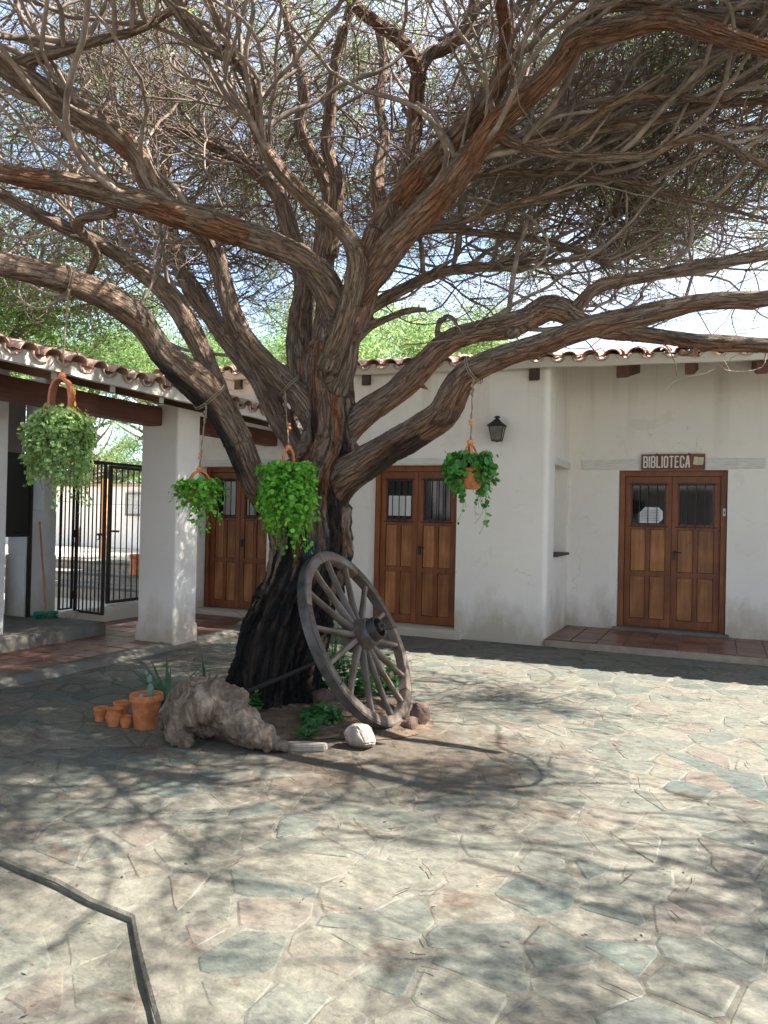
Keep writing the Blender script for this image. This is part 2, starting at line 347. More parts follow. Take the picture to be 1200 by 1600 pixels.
class MB:
    def __init__(s): s.V = []; s.F = []; s.n = 0
    def add(s, V, F):
        V = np.asarray(V, float).reshape(-1, 3); s.V.append(V)
        for f in F: s.F.append([i+s.n for i in f])
        s.n += len(V); return s
    def box(s, a, b, M4=None):
        x0, y0, z0 = a; x1, y1, z1 = b
        V = np.array([(x0, y0, z0), (x1, y0, z0), (x1, y1, z0), (x0, y1, z0), (x0, y0, z1), (x1, y0, z1), (x1, y1, z1), (x0, y1, z1)], float)
        if M4 is not None: V = np.array([M4 @ Vector(v) for v in V])
        return s.add(V, [(0, 3, 2, 1), (4, 5, 6, 7), (0, 1, 5, 4), (1, 2, 6, 5), (2, 3, 7, 6), (3, 0, 4, 7)])
    def bar(s, p, q, w, h=None):
        """rectangular bar from p to q"""
        p, q = Vector(p), Vector(q); h = h or w; d = (q-p); L = d.length
        rot = d.to_track_quat('Z', 'Y').to_matrix().to_4x4(); rot.translation = p
        return s.box((-w/2, -h/2, 0), (w/2, h/2, L), rot)
    def prism(s, poly, z0, z1):
        n = len(poly); V = [(x, y, z0) for x, y in poly]+[(x, y, z1) for x, y in poly]
        F = [tuple(range(n))[::-1], tuple(range(n, 2*n))]+[(i, (i+1) % n, n+(i+1) % n, n+i) for i in range(n)]
        return s.add(V, F)
    def extr(s, poly, ax, a0, a1):
        """polygon in the plane normal to axis ax, extruded a0..a1"""
        def P(u, v, a):
            return (a, u, v) if ax == 0 else (u, a, v) if ax == 1 else (u, v, a)
        n = len(poly); V = [P(u, v, a0) for u, v in poly]+[P(u, v, a1) for u, v in poly]
        F = [tuple(range(n)), tuple(range(n, 2*n))[::-1]]+[((i+1) % n, i, n+i, n+(i+1) % n) for i in range(n)]
        return s.add(V, F)
    def tube(s, pts, rad, k=8, cap=True):
        pts = np.asarray(pts, float); rad = np.broadcast_to(np.asarray(rad, float), (len(pts),))
        V, Q = tubes(pts[None], rad[None], k); F = [tuple(q) for q in Q]
        if cap: F += [tuple(range(k))[::-1], tuple(range((len(pts)-1)*k, len(pts)*k))]
        return s.add(V, F)
    def lathe(s, prof, k=20, c=(0, 0, 0), close=False):
        V = []; F = []
        for r, z in prof:
            for i in range(k):
                a = 2*math.pi*i/k; V.append((c[0]+r*math.cos(a), c[1]+r*math.sin(a), c[2]+z))
        m = len(prof)
        for j in range(m-1):
            for i in range(k):
                F.append((j*k+i, j*k+(i+1) % k, (j+1)*k+(i+1) % k, (j+1)*k+i))
        if prof[0][0] > 1e-6: F.append(tuple(range(k))[::-1])
        if prof[-1][0] > 1e-6: F.append(tuple(range((m-1)*k, m*k)))
        return s.add(V, F)
    def mesh(s, name, bevel=0, smooth=False, jitter=0, fix=True):
        V = np.concatenate(s.V)
        if jitter: V = V + jitter*np.stack([vnoise(V*3+11*i, i) for i in range(3)], -1)
        me = bpy.data.meshes.new(name); me.from_pydata([tuple(v) for v in V], [], s.F)
        bm = bmesh.new(); bm.from_mesh(me)
        if fix: bmesh.ops.recalc_face_normals(bm, faces=bm.faces)
        if bevel:
            es = [e for e in bm.edges if len(e.link_faces) == 2 and e.calc_face_angle(0) > .5]
            bmesh.ops.bevel(bm, geom=es, offset=bevel, segments=2, affect='EDGES', clamp_overlap=True)
        bm.to_mesh(me); bm.free()
        if smooth:
            me.polygons.foreach_set('use_smooth', np.ones(len(me.polygons), bool))
            if smooth != 'all':
                me.set_sharp_from_angle(angle=R(40))
        return me
    def build(s, name, mat, parent=None, bevel=0, smooth=False, jitter=0, fix=True, **kw):
        return obj(name, s.mesh(name, bevel, smooth, jitter, fix), mat, parent, **kw)

def tubes(P, Rr, k=6):
    """P [n,m,3], Rr [n,m] -> verts, quads"""
    n, m, _ = P.shape
    T = np.gradient(P, axis=1); T /= np.linalg.norm(T, axis=-1, keepdims=True)+1e-9
    D = P[:, -1]-P[:, 0]; D /= np.linalg.norm(D, axis=-1, keepdims=True)+1e-9
    ref = np.where(np.abs(D[:, 2:3]) < .8, np.array([[0, 0, 1.]]), np.array([[1., 0, 0]]))
    U = np.cross(T, ref[:, None]); U /= np.linalg.norm(U, axis=-1, keepdims=True)+1e-9
    Vv = np.cross(T, U)
    a = np.arange(k)*2*math.pi/k
    off = np.cos(a)[None, None, :, None]*U[:, :, None]+np.sin(a)[None, None, :, None]*Vv[:, :, None]
    X = P[:, :, None]+off*Rr[:, :, None, None]
    base = (np.arange(n)*m*k)[:, None, None]+(np.arange(m-1)*k)[None, :, None]
    i = np.arange(k)[None, None]; j = (np.arange(k)+1)[None, None] % k
    Q = np.stack([base+i, base+j, base+k+j, base+k+i], -1).reshape(-1, 4)
    return X.reshape(-1, 3), Q
def catmull(P, step):
    P = np.asarray(P, float); E = np.vstack([2*P[0]-P[1], P, 2*P[-1]-P[-2]]); out = []
    for i in range(1, len(E)-2):
        L = np.linalg.norm(E[i+1, :3]-E[i, :3]); m = max(2, int(L/step)); t = np.linspace(0, 1, m, endpoint=False)[:, None]
        a, b, c, d = E[i-1], E[i], E[i+1], E[i+2]
        out.append(.5*((2*b)+(-a+c)*t+(2*a-5*b+4*c-d)*t**2+(-a+3*b-3*c+d)*t**3))
    out.append(P[-1:]); return np.concatenate(out)
# ------------------------------------------------------------------ ground
K0, K1, K2, K3 = np.array([-9.0, 3.28]), np.array([-2.03, 2.29]), np.array([-1.54, 1.85]), np.array([1.6, -.97])
def half(a, b):           # half plane n.p >= c on the upper (tree) side of a->b
    d = (b-a)/np.linalg.norm(b-a); n = np.array([-d[1], d[0]]); return n, float(n@a)
HA, HB = half(K0, K1), half(K1, K3)
obj('lower_court', MB().box((-70, -60, -.9), (70, 9.6, -.019)).mesh('lower_court'), M['mortar'], kind='structure')
cg = MB().prism([tuple(K0), tuple(K1), tuple(K3), (1.6, -3), (12, -3), (12, 9.45), (-5.70, 9.45), (-5.70, 3.0)][0:7]+[(-5.9, 9.45), (-9, 9.45)], -.5, 0)
court = obj('courtyard_paving', cg.mesh('courtyard_paving'), M['mortar'], kind='structure')
# the raised concrete kerb along the corner of the paving
def offs(p, q, r, w):
    n1 = half(p, q)[0]; n2 = half(q, r)[0]
    m = (n1+n2)/np.linalg.norm(n1+n2); return q+m*w/(m@n1)
c1 = offs(K0, K1, K3, .09); a1 = K0+HA[0]*.08; e1 = K3+HB[0]*.10
def strip_pts(a, b, n): return [a+(b-a)*i/n for i in range(n+1)]
front = strip_pts(K0, K1, 30)+strip_pts(K1, K3, 22)[1:]; back_ = strip_pts(a1, c1, 30)+strip_pts(c1, e1, 22)[1:]
front = [p+.012*np.array([vnoise(np.array([p[0]*6, p[1]*6, 0.])), vnoise(np.array([p[0]*6, p[1]*6, 9.]))]) - np.array([.0, .004]) for p in front]
Vs, Fs = [], []
for i, (f_, b_) in enumerate(zip(front, back_)):
    zz = .014+.006*float(vnoise(np.array([f_[0]*4, f_[1]*4, 3.])))
    Vs += [(f_[0], f_[1], -.06), (f_[0], f_[1], zz-.01), (f_[0]+.006, f_[1]+.01, zz), (b_[0], b_[1], .008), (b_[0], b_[1], -.02)]
for i in range(len(front)-1):
    for k in range(4): Fs.append((i*5+k, i*5+5+k, i*5+6+k, i*5+1+k))
kerb = obj('kerb', MB().add(Vs, Fs).mesh('kerb', smooth=True), M['mortar'], kind='structure')

def clip(poly, n, c):
    out = []
    for i in range(len(poly)):
        a, b = poly[i], poly[(i+1) % len(poly)]; da, db = n@a-c, n@b-c
        if da >= 0: out.append(a)
        if (da >= 0) != (db >= 0): out.append(a+(b-a)*(da/(da-db)))
    return out
BED = np.array([-2.80, 5.30])
def in_bed(p): 
    q = (p-BED)/np.array([.80, .70]); return (q@q) < 1
def cells(x0, x1, y0, y1, s, gap, lower):
    g = np.random.default_rng(11+lower); pts = []
    ny = int((y1-y0)/s)
    for j in range(ny+1):
        for i in range(int((x1-x0)/(s*1.15))+1):
            p = np.array([x0+(i+.5*(j % 2))*s*1.15, y0+j*s])+g.uniform(-.56, .56, 2)*s
            pts.append(p)
    pts = np.array(pts); keep = g.random(len(pts)) > .20; pts = pts[keep]; out = []
    for p in pts:
        if lower:
            if HA[0]@p > HA[1]-.04 or HB[0]@p > HB[1]+.0 and False: continue
            if not (HA[0]@p < HA[1] and HB[0]@p < HB[1]+.0): 
                continue
        else:
            if HA[0]@p < HA[1]+.1 and HB[0]@p < HB[1]+.1: continue
            if in_bed(p) or p[0] < -5.75 or p[1] > 9.42: continue
        q = pts-p; d = np.einsum('ij,ij->i', q, q); nb = np.argsort(d)[1:22]
        poly = [p+np.array(v)*s*1.5 for v in ((-1, -1), (1, -1), (1, 1), (-1, 1))]
        gg = gap*g.choice([.35, .8, 1.3, 2.0])
        for k in nb:
            n = -(q[k])/math.sqrt(d[k]); m = p+q[k]/2; poly = clip(poly, n, n@m+gg/2)
            if len(poly) < 3: break
        if len(poly) < 3: continue
        if lower:
            poly = clip(poly, -HA[0], -(HA[1]-.03))
            if len(poly) > 2: poly = clip(poly, -HB[0], -(HB[1]-.03))
        else:
            if HA[0]@p > HA[1]+.1: poly = clip(poly, HA[0], HA[1]+.15)
            if len(poly) > 2 and HB[0]@p > HB[1]+.1 and HA[0]@p < HA[1]+.4: poly = clip(poly, HB[0], HB[1]+.17)
            for n, c in ((np.array([1., 0]), -5.72), (np.array([0, -1.]), -9.43)):
                if len(poly) > 2: poly = clip(poly, n, c)
        if len(poly) < 3: continue
        P = np.array(poly); ar = .5*abs(np.dot(P[:, 0], np.roll(P[:, 1], -1))-np.dot(P[:, 1], np.roll(P[:, 0], -1)))
        if ar < .012: continue
        # break the straight edges: resample, jitter, knock corners off
        R2 = []
        for i in range(len(P)):
            a, b = P[i], P[(i+1) % len(P)]; L = np.linalg.norm(b-a)
            if L < .03: R2.append((a+b)/2); continue
            k = max(2, int(L/.11)); ts = np.linspace(.12, .88, k)
            for t in ts: R2.append(a+(b-a)*t)
        R2 = np.array(R2); C = R2.mean(0)
        jit = vnoise(np.c_[R2*9, np.zeros(len(R2))], 3)[:, None]*.030
        dd = R2-C; dd /= np.linalg.norm(dd, axis=1, keepdims=True); R2 = R2+dd*jit
        out.append((C, R2, ar))
    return out
def stone(C, P, ztop, gz):
    n = len(P); L = P-C; s = np.linalg.norm(L, axis=1, keepdims=True); I_ = L*(1-.012/s); sl = rng.normal(0, .004, 2)
    def zt(Q): return Q@sl
    V = np.vstack([np.c_[L, np.full(n, -.02)], np.c_[L, zt(L)+ztop-.004], np.c_[I_, zt(I_)+ztop]])
    F = [tuple(range(2*n, 3*n))]
    for k in (0, n):
        for i in range(n): F.append((k+i, k+(i+1) % n, k+n+(i+1) % n, k+n+i))
    return V+np.array([0, 0, gz]), F
for lower, root, gz, reg, s_, gp in ((0, court, 0.0, (-6.2, 6.2, .3, 9.5), .205, .017), (1, bpy.data.objects['lower_court'], -.019, (-4.6, -.4, .2, 3.2), .26, .028)):
    cl = cells(*reg, s_, gp, lower); vis = []
    for k, (C, P, ar) in enumerate(cl):
        X, Y, D = PXN((C[0], C[1], gz)); v = D > .5 and -60 < X < 1260 and Y < 1680
        vis.append((-(ar*Y/D if v else 0)/max(D, .5), k))
    vis.sort(); top = {k for w_, k in vis[:(262 if not lower else 30)] if w_ < 0}; rest = MB()
    for k, (C, P, ar) in enumerate(cl):
        V, F = stone(C, P, .0015+.003*random.random(), gz)
        if k in top:
            obj('flagstone', MB().add(V, F).mesh('flagstone', fix=False), M['flag'], root, loc=(C[0], C[1], 0))
        else: rest.add(V+np.array([C[0], C[1], 0]), F)
    if rest.n: rest.build('flagstone', M['flag'], root, fix=False, kind='stuff')
# soil bed round the tree
V, F = [], []
n1, n2 = 14, 48
for j in range(n1+1):
    for i in range(n2):
        a = 2*math.pi*i/n2; r = j/n1; w_ = 1+.10*float(vnoise(np.array([math.cos(a)*2, math.sin(a)*2, 5.])))
        x, y = BED[0]+.81*r*w_*math.cos(a), BED[1]+.71*r*w_*math.sin(a)
        V.append((x, y, .006+.06*(1-r**2)+.02*float(vnoise(np.array([x*7, y*7, 1.])))*(1-r**4)))
for j in range(n1):
    for i in range(n2): F.append((j*n2+i, (j+1)*n2+i, (j+1)*n2+(i+1) % n2, j*n2+(i+1) % n2))
MB().add(V, F).build('soil_bed', M['soil'], smooth='all', kind='structure')
# leaf litter, pebbles and twigs lying about
lit = MB(); g = np.random.default_rng(5)
for i in range(1300):
    if i < 330:
        a = g.uniform(0, 6.28); r = math.sqrt(g.random()); x, y = BED[0]+.8*r*math.cos(a), BED[1]+.7*r*math.sin(a); z = .012+.06*(1-r*r)+.008
    else: x, y, z = g.uniform(-5.2, 3.5), g.uniform(1.6, 8.8), .016
    if i % 6 == 0 and False:
        s = g.uniform(.002, .0055); lit.box((x-s, y-s, z-.01), (x+s*1.3, y+s, z+s))
    elif i % 4 == 0:
        a = g.uniform(0, 6.28); L = g.uniform(.04, .14); p = np.array([x, y, z]); q = p+[L*math.cos(a), L*math.sin(a), g.uniform(0, .01)]
        lit.tube([p, (p+q)/2+g.normal(0, .006, 3)*[1, 1, 0], q], .0022, 3)
    else:
        a = g.uniform(0, 6.28); s = g.uniform(.005, .015); c_, s_ = math.cos(a)*s, math.sin(a)*s
        lit.add([(x-c_, y-s_, z), (x+s_*.4, y-c_*.4, z+.004), (x+c_, y+s_, z+.002), (x-s_*.4, y+c_*.4, z)], [(0, 1, 2, 3)])
lit.build('fallen_twigs', M['redrock'], fix=False, label='dry twigs, pods and crumbs scattered over the paving under the tree', cat='litter', kind='stuff')

# ------------------------------------------------------------------ tiles
def floor_tiles(name, x0, x1, y0, y1, z, nx, ny, rnd=.0015):
    root = obj(name, MB().box((x0, y0, -.3), (x1, y1, z-.012)).mesh(name), M['grout'], kind='structure')
    dx, dy = (x1-x0)/nx, (y1-y0)/ny; g_ = .006
    me = MB().box((-dx/2+g_, -dy/2+g_, -.014), (dx/2-g_, dy/2-g_, 0)).mesh('floor_tile', bevel=.003)
    me.materials.append(M['floor_tile'])
    for i in range(nx):
        for j in range(ny):
            o = obj('floor_tile', me, None, root, loc=(x0+(i+.5)*dx, y0+(j+.5)*dy, z+random.uniform(-rnd, rnd)))
            o.rotation_euler = (random.gauss(0, .004), random.gauss(0, .004), random.gauss(0, .004))
    return root
floor_tiles('library_porch_floor', -1.965, 3.6, 9.47, 10.9, .09, 18, 5)
floor_tiles('porch_floor', -8.3, -5.86, 2.6, 9.5, .055, 8, 23)
# porch edging of rough concrete
V, F = [], []
for i in range(41):
    y = 2.6+i*(9.5-2.6)/40; w_ = .02*float(vnoise(np.array([y*3, 0, 0.])))
    V += [(-5.865, y, .05), (-5.865, y, .062), (-5.72+w_, y, .058+w_*.3), (-5.66+w_*1.4, y, .03), (-5.62+w_, y, -.01)]
for i in range(40):
    for k in range(4): F.append((i*5+k, i*5+1+k, i*5+6+k, i*5+5+k))
MB().add(V, F).build('porch_edging', M['conc'], smooth='all', kind='structure')

def tile_mesh(name, r0, r1, L, up_):
    """barrel tile: half pipe tapering from r0 (front) to r1, axis +y, thickness 1.2 cm"""
    V = []; k = 8; th = .013
    for (y, r) in ((0, r0), (L, r1)):
        for rr in (r, r-th):
            for i in range(k+1):
                a = math.pi*i/k; V.append((rr*math.cos(a)*1.05, y, rr*math.sin(a)*.82*(1 if up_ else -1)))
    F = []; n = k+1
    for i in range(k):
        F += [(i, i+1, 2*n+i+1, 2*n+i), (n+i+1, n+i, 3*n+i, 3*n+i+1), (i+1, i, n+i, n+i+1), (2*n+i, 2*n+i+1, 3*n+i+1, 3*n+i)]
    F += [(0, 2*n, 3*n, n), (k, n+k, 3*n+k, 2*n+k)]
    me = MB().add(V, F).mesh(name, smooth=True); me.materials.append(M['tile']); return me
T_cover = tile_mesh('roof_tile', .098, .078, .44, True); T_canal = tile_mesh('roof_tile', .088, .10, .44, False)
SL = .22; SA = math.atan(SL)
def z_eave(x): return 3.430-.0225*(x+1.2)
def eave(root, a0, a1, pitch, zf, toworld, rot_z, rows, phase=0.0):
    """rows of tiles: along-eave coordinate a, inward distance b, height z; toworld(a,b,z)->xyz"""
    n = int((a1-a0)/pitch); g = np.random.default_rng(int(abs(a0*100))+3)
    for r in range(rows):
        for i in range(n):
            a = a0+phase+i*pitch+g.normal(0, .006)
            for cover in (True, False):
                aa = a+(0 if cover else pitch/2); b = -.06+r*.34+g.normal(0, .012)-(0 if cover else .0)
                z = zf(aa)+.075+(0.045 if cover else .055)+SL*(b+.0)+.02*0
                o = obj('roof_tile', T_cover if cover else T_canal, None, root, loc=toworld(aa, b, z+g.normal(0, .004)))
                o.rotation_euler = (Matrix.Rotation(rot_z, 3, 'Z') @ Matrix.Rotation(SA+g.normal(0, .012)+(.035 if cover else .03), 3, 'X') @ Matrix.Rotation(g.normal(0, .04), 3, 'Y') @ Matrix.Rotation(g.normal(0, .012), 3, 'Z')).to_euler()
def band(root, a0, a1, pitch, zf, ax, f0, f1, phase=0.0, top=.055, amp=.075):
    """plaster fascia whose upper edge follows the tiles"""
    n = int((a1-a0)/.026); low = [(a0+(a1-a0)*i/n) for i in range(n+1)]
    m = MB(); V = []; F = []
    for a in low:
        w_ = abs(math.cos(math.pi*(a-a0-phase)/pitch)); w_ = w_**.7
        zb = zf(a)+.006*float(vnoise(np.array([a*2.3, 0, 0.]))); zt = zf(a)+top+amp*w_
        for f in (f0+.006*float(vnoise(np.array([a*5, 3, 0.]))), f1):
            for z in (zb, zt): V.append((f, a, z) if ax == 0 else (a, f, z))
    for i in range(n):
        b = i*4
        F += [(b, b+4, b+5, b+1), (b+2, b+3, b+7, b+6), (b+1, b+5, b+7, b+3), (b, b+2, b+6, b+4)]
    m.add(V, F); return m.build('eave_band', M['band'], root)

# ------------------------------------------------------------------ white adobe building at the back
XC, Y1, Y2 = -1.967, 9.5, 10.9
bld = empty('adobe_building', (0, 0, 0), label='long white adobe building with tiled roof behind the tree, housing the library', cat='building')
w = MB(); T_ = .42
D1, D2 = (-7.31, -6.07), (-4.42, -3.16)
for a, b, z0, z1 in ((-7.77, D1[0], -.2, 3.7), (D1[1], D2[0], -.2, 3.62), (D2[1], XC-.12, -.2, 3.56), (D1[0], D1[1], 2.27, 3.7), (D2[0], D2[1], 2.27, 3.62), (D1[0], D1[1], -.2, .10), (D2[0], D2[1], -.2, .10)):
    w.box((a, Y1, z0), (b, Y1+T_, z1))
rc = .07; arc = [(XC-rc+rc*math.cos(t), Y1+rc-rc*math.sin(t)) for t in np.linspace(math.pi/2, 0, 6)]
w.prism([(XC-.12, Y1)]+arc+[(XC, 9.9), (XC-.12, 9.9)], -.2, 3.53)
w.build('wall', M['plaster'], bld)
w = MB()
for y0, y1, z0, z1 in ((9.9, 10.76, -.2, 1.11), (9.9, 10.76, 2.29, 3.8), (10.76, 10.9, -.2, 3.85)):
    w.box((XC-.35, y0, z0), (XC, y1, z1))
w.box((XC-.36, 9.88, 1.09), (XC-.34, 10.8, 2.3))
w.build('return_wall', M['plaster'], bld)
D3 = (-1.285, .085)
w = MB()
for a, b, z0, z1 in ((XC-.35, D3[0], -.2, 3.80), (D3[1], 3.6, -.2, 3.72), (D3[0], D3[1], 2.275, 3.80), (D3[0], D3[1], -.2, .10)):
    w.box((a, Y2, z0), (b, Y2+.42, z1))
w.build('library_wall', M['plaster'], bld)
# far right end wall returning toward the court (outside the picture)
MB().box((3.6, 9.45, -.2), (4.0, 11.3, 3.3)).build('end_wall', M['plaster'], bld)
# painted lintels
def lintel(p0, p1, name='lintel', par=bld, mat='lintel'):
    m = MB(); x0, y0, z0 = p0; x1, y1, z1 = p1; n = 9; V = []; F = []
    for i in range(n+1):
        x = x0+(x1-x0)*i/n; d = .008*float(vnoise(np.array([x*5, 1, 2.])))
        V += [(x, y0+d, z0+d), (x, y0+d*1.3, z1+d*.6), (x, y1, z1), (x, y1, z0)]
    for i in range(n):
        for k in range(4): F.append((i*4+k, i*4+(k+1) % 4, i*4+4+(k+1) % 4, i*4+4+k))
    F += [(0, 3, 2, 1), tuple(n*4+k for k in range(4))]
    return m.add(V, F).build(name, M[mat], par, bevel=.006)
lintel((-1.78, Y2-.022, 2.29), (.52, Y2+.02, 2.42))
lintel((-4.62, Y1-.010, 2.28), (-2.92, Y1+.02, 2.36))
lintel((-7.5, Y1-.010, 2.28), (-5.85, Y1+.02, 2.37))
m = MB().box((XC-.30, 9.80, 2.285), (XC+.028, 10.86, 2.385)); m.build('niche_lintel', M['lintel'], bld, bevel=.008)
MB().box((XC-.33, 9.89, 1.09), (XC+.045, 10.80, 1.125)).build('niche_sill', M['oldbeam'], bld, bevel=.006)
# steps under the doors
MB().box((-4.62, 9.33, -.1), (-3.04, 9.86, .105)).build('door_step', M['plaster'], bld, bevel=.02)
MB().box((-7.45, 9.30, -.1), (-5.98, 9.86, .108)).build('door_step', M['plaster'], bld, bevel=.02)
MB().box((-1.33, 10.80, 0), (.13, 11.3, .128)).build('door_step', M['conc'], bld, bevel=.01)
# roof: deck boards, beams, band, tiles
PI_ = math.pi
V = []; F = []
for i, x in enumerate(np.linspace(-8.0, 4.2, 30)):
    V += [(x, 9.40, z_eave(x)+.035), (x, 14.5, z_eave(x)+.035+SL*5.1), (x, 14.5, z_eave(x)+.085+SL*5.1), (x, 9.40, z_eave(x)+.085)]
for i in range(29):
    for k in range(4): F.append((i*4+k, i*4+(k+1) % 4, i*4+4+(k+1) % 4, i*4+4+k))
MB().add(V, F).build('roof_deck', M['oldbeam'], bld)
for bx in (-7.3, -6.6, -5.9, -5.2, -4.49, -3.81, -3.10, -2.16, -1.10, -.35, .40, 1.12, 1.84):
    zb = z_eave(bx)-.13-random.uniform(0, .02); wd = .055+random.uniform(-.006, .012)
    ln = 1.62 if bx > -2 else .45; yb = 9.405+random.uniform(0, .03)
    m = MB().extr([(yb, zb), (yb+ln, zb+SL*ln), (yb+ln, zb+SL*ln+.15), (yb, zb+.155)], 0, bx-wd, bx+wd)
    o = m.build('roof_beam', M['beam'] if bx > -1.5 else M['oldbeam'], bld, bevel=.006)
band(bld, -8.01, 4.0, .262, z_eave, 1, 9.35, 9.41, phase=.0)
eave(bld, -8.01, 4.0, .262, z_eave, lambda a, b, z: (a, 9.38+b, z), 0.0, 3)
# tiled slope further up, joined
V = []; F = []; xs = np.arange(-8.01, 4.2, .0436)
for x in xs:
    zz = z_eave(x)+.15+.035*math.cos(2*PI_*(x+8.01)/.262); V += [(x, 10.35, zz+SL*.97), (x, 14.5, zz+SL*5.1)]
for i in range(len(xs)-1): F.append((2*i, 2*i+1, 2*i+3, 2*i+2))
MB().add(V, F).build('roof_tile', M['tile'], bld, smooth='all', kind='stuff')

# ------------------------------------------------------------------ doors
def door(name, x0, x1, y, z0, z1, label, notice=None, curtain=False, lock_right=True):
    root = empty(name, (x0, y, z0), label=label, cat='door', group='double wooden doors of the adobe building')
    Wd, H = x1-x0, z1-z0; jw = .075
    for a, b, c, d in ((0, jw, 0, H), (Wd-jw, Wd, 0, H)):
        MB().box((a+.003, -.02, c), (b-.003, .10, d)).build('door_jamb', M['door'], root, bevel=.004)
    MB().box((jw-.002, -.022, H-.075), (Wd-jw+.002, .10, H)).build('door_head', M['door'], root, bevel=.004)
    lw = (Wd-2*jw)/2-.003
    zw0, zw1 = H*.655, H*.915
    for s in (0, 1):
        X = jw+.001+s*(lw+.004)
        lf = empty('door_leaf', (X, .02, 0)); lf.parent = root
        # joined rails and stiles
        b = MB(); st = .075; ti = .005
        b.box((0, 0, .005), (st, .045, H-.078)); b.box((lw-st, 0, .005), (lw, .045, H-.078))
        for (c, d) in ((.005, .115), (H*.325, H*.325+.07), (H*.625, zw0), (zw1, H-.078)):
            b.box((st-.002, .002, c), (lw-st+.002, .043, d))
        xm = lw/2
        b.box((xm-.028, .002, .113), (xm+.028, .043, H*.325+.002)); b.box((xm-.028, .002, H*.325+.068), (xm+.028, .043, H*.625+.002))
        fr = b.build('leaf_frame', M['door'], lf, bevel=.003)
        for (c, d) in ((.115, H*.325), (H*.325+.07, H*.625)):
            for (a, e) in ((st, xm-.028), (xm+.028, lw-st)):
                p = MB().box((a+.004, .014, c+.004), (e-.004, .036, d-.004)).build('panel', M['panel'], lf, bevel=.006)
        MB().box((st-.002, .026, zw0-.002), (lw-st+.002, .032, zw1+.002)).build('pane', M['glass'], lf)
        mp = MB(); mz = .018
        for (a, e, c, d) in ((st, st+mz, zw0, zw1), (lw-st-mz, lw-st, zw0, zw1), (st, lw-st, zw0, zw0+mz), (st, lw-st, zw1-mz, zw1)):
            mp.box((a, .010, c), (e, .0255, d))
        mp.build('glazing_bead', M['beam'], lf)
        for k in range(3):
            xb = st+(lw-2*st)*(k+1)/4+random.uniform(-.004, .004)
            MB().box((xb-.0055, -.022, zw0-.03), (xb+.0055, -.011, zw1+.015)).build('window_bar', M['iron'], lf)
        for zb in (zw0-.022, zw1+.004): MB().box((st-.03, -.011, zb-.008), (lw-st+.03, -.0005, zb+.008)).build('window_bar', M['iron'], lf)
        if curtain:
            V = []; F = []; n = 60
            for i in range(n+1):
                x = st+.03+(lw-2*st-.06)*i/n; yy = .0235+.003*math.sin(i*.9)+.0015*math.sin(i*2.3)
                V += [(x, yy-.003, zw0+.02), (x, yy-.003, zw1-.03)]
            for i in range(n): F.append((2*i, 2*i+2, 2*i+3, 2*i+1))
            if s == 0: MB().add(V[40:], [tuple(q-40 for q in f) for f in F if min(f) >= 40]).build('curtain', M['cloth'], lf, smooth='all')
            else: MB().add(V[:60], [f for f in F if max(f) < 60]).build('curtain', M['cloth'], lf, smooth='all')
        if notice == 'square' and s == 0:
            MB().box((st+.03, .019, zw0+.06), (lw-st-.035, .0215, zw0+.60*(zw1-zw0))).build('paper_notice', M['paper'], lf)
        if notice == 'octagon' and s == 0:
            a, e = st+.10, lw-st-.04; c, d = zw0+.025, zw0+.40*(zw1-zw0)+.02; q = .055
            nt_ = MB().extr([(a, c), (e-q, c), (e, c+q), (e, d-q), (e-q, d), (a+q*1.5, d), (a, d-q*1.6)], 1, .019, .0215).build('paper_notice', M['paper'], lf)
            ln = MB()
            for r in range(7):
                x_ = a+.03
                while x_ < e-.05:
                    l_ = random.uniform(.006, .02); ln.box((x_, .0178, d-.05-r*.022), (x_+l_, .0188, d-.044-r*.022)); x_ += l_+.005
            ln.build('notice_lettering', M['ink'], lf, kind='stuff')
    # handle and lock on the right-hand leaf by the middle
    hx = jw+lw+.045; h = MB(); hz = H*.485
    h.box((hx-.014, -.006, hz-.10), (hx+.014, .019, hz-.015)); h.build('lock_plate', M['iron'], root, bevel=.002)
    MB().tube([(hx, .02, hz), (hx, -.035, hz), (hx+.02, -.043, hz+.002), (hx+.09, -.043, hz-.004)], .0075, 8).build('door_handle', M['iron'], root, smooth=True)
    MB().box((hx-.018, -.004, hz-.018), (hx+.018, .019, hz+.018)).build('handle_plate', M['iron'], root, bevel=.003)
    return root
door('double_door', D3[0]+.004, D3[1]-.004, Y2+.10, .13, 2.272, 'brown double door under the BIBLIOTECA sign with an eight-sided paper notice in its glass', notice='octagon')
door('double_door', D2[0]+.004, D2[1]-.004, Y1+.20, .108, 2.268, 'brown double door between tree trunk and wall lantern, white sheet in its left pane', notice='square')
door('double_door', D1[0]+.004, D1[1]-.004, Y1+.20, .112, 2.268, 'brown double door with pale curtain behind barred panes, between white column and tree', curtain=True)
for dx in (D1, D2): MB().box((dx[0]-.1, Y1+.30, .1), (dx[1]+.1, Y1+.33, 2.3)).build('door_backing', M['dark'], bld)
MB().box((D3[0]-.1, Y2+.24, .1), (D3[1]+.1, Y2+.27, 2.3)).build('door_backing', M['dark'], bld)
m = empty('light_switch', (D3[1]-.035, Y2+.072, 1.72), label='small white bell plate on the right jamb of the library door', cat='bell plate')
MB().box((-.018, 0, -.05), (.018, .008, .05)).build('switch_plate', M['white'], m, bevel=.003); MB().box((-.007, -.004, -.02), (.007, .0015, .012)).build('button', M['ink'], m)

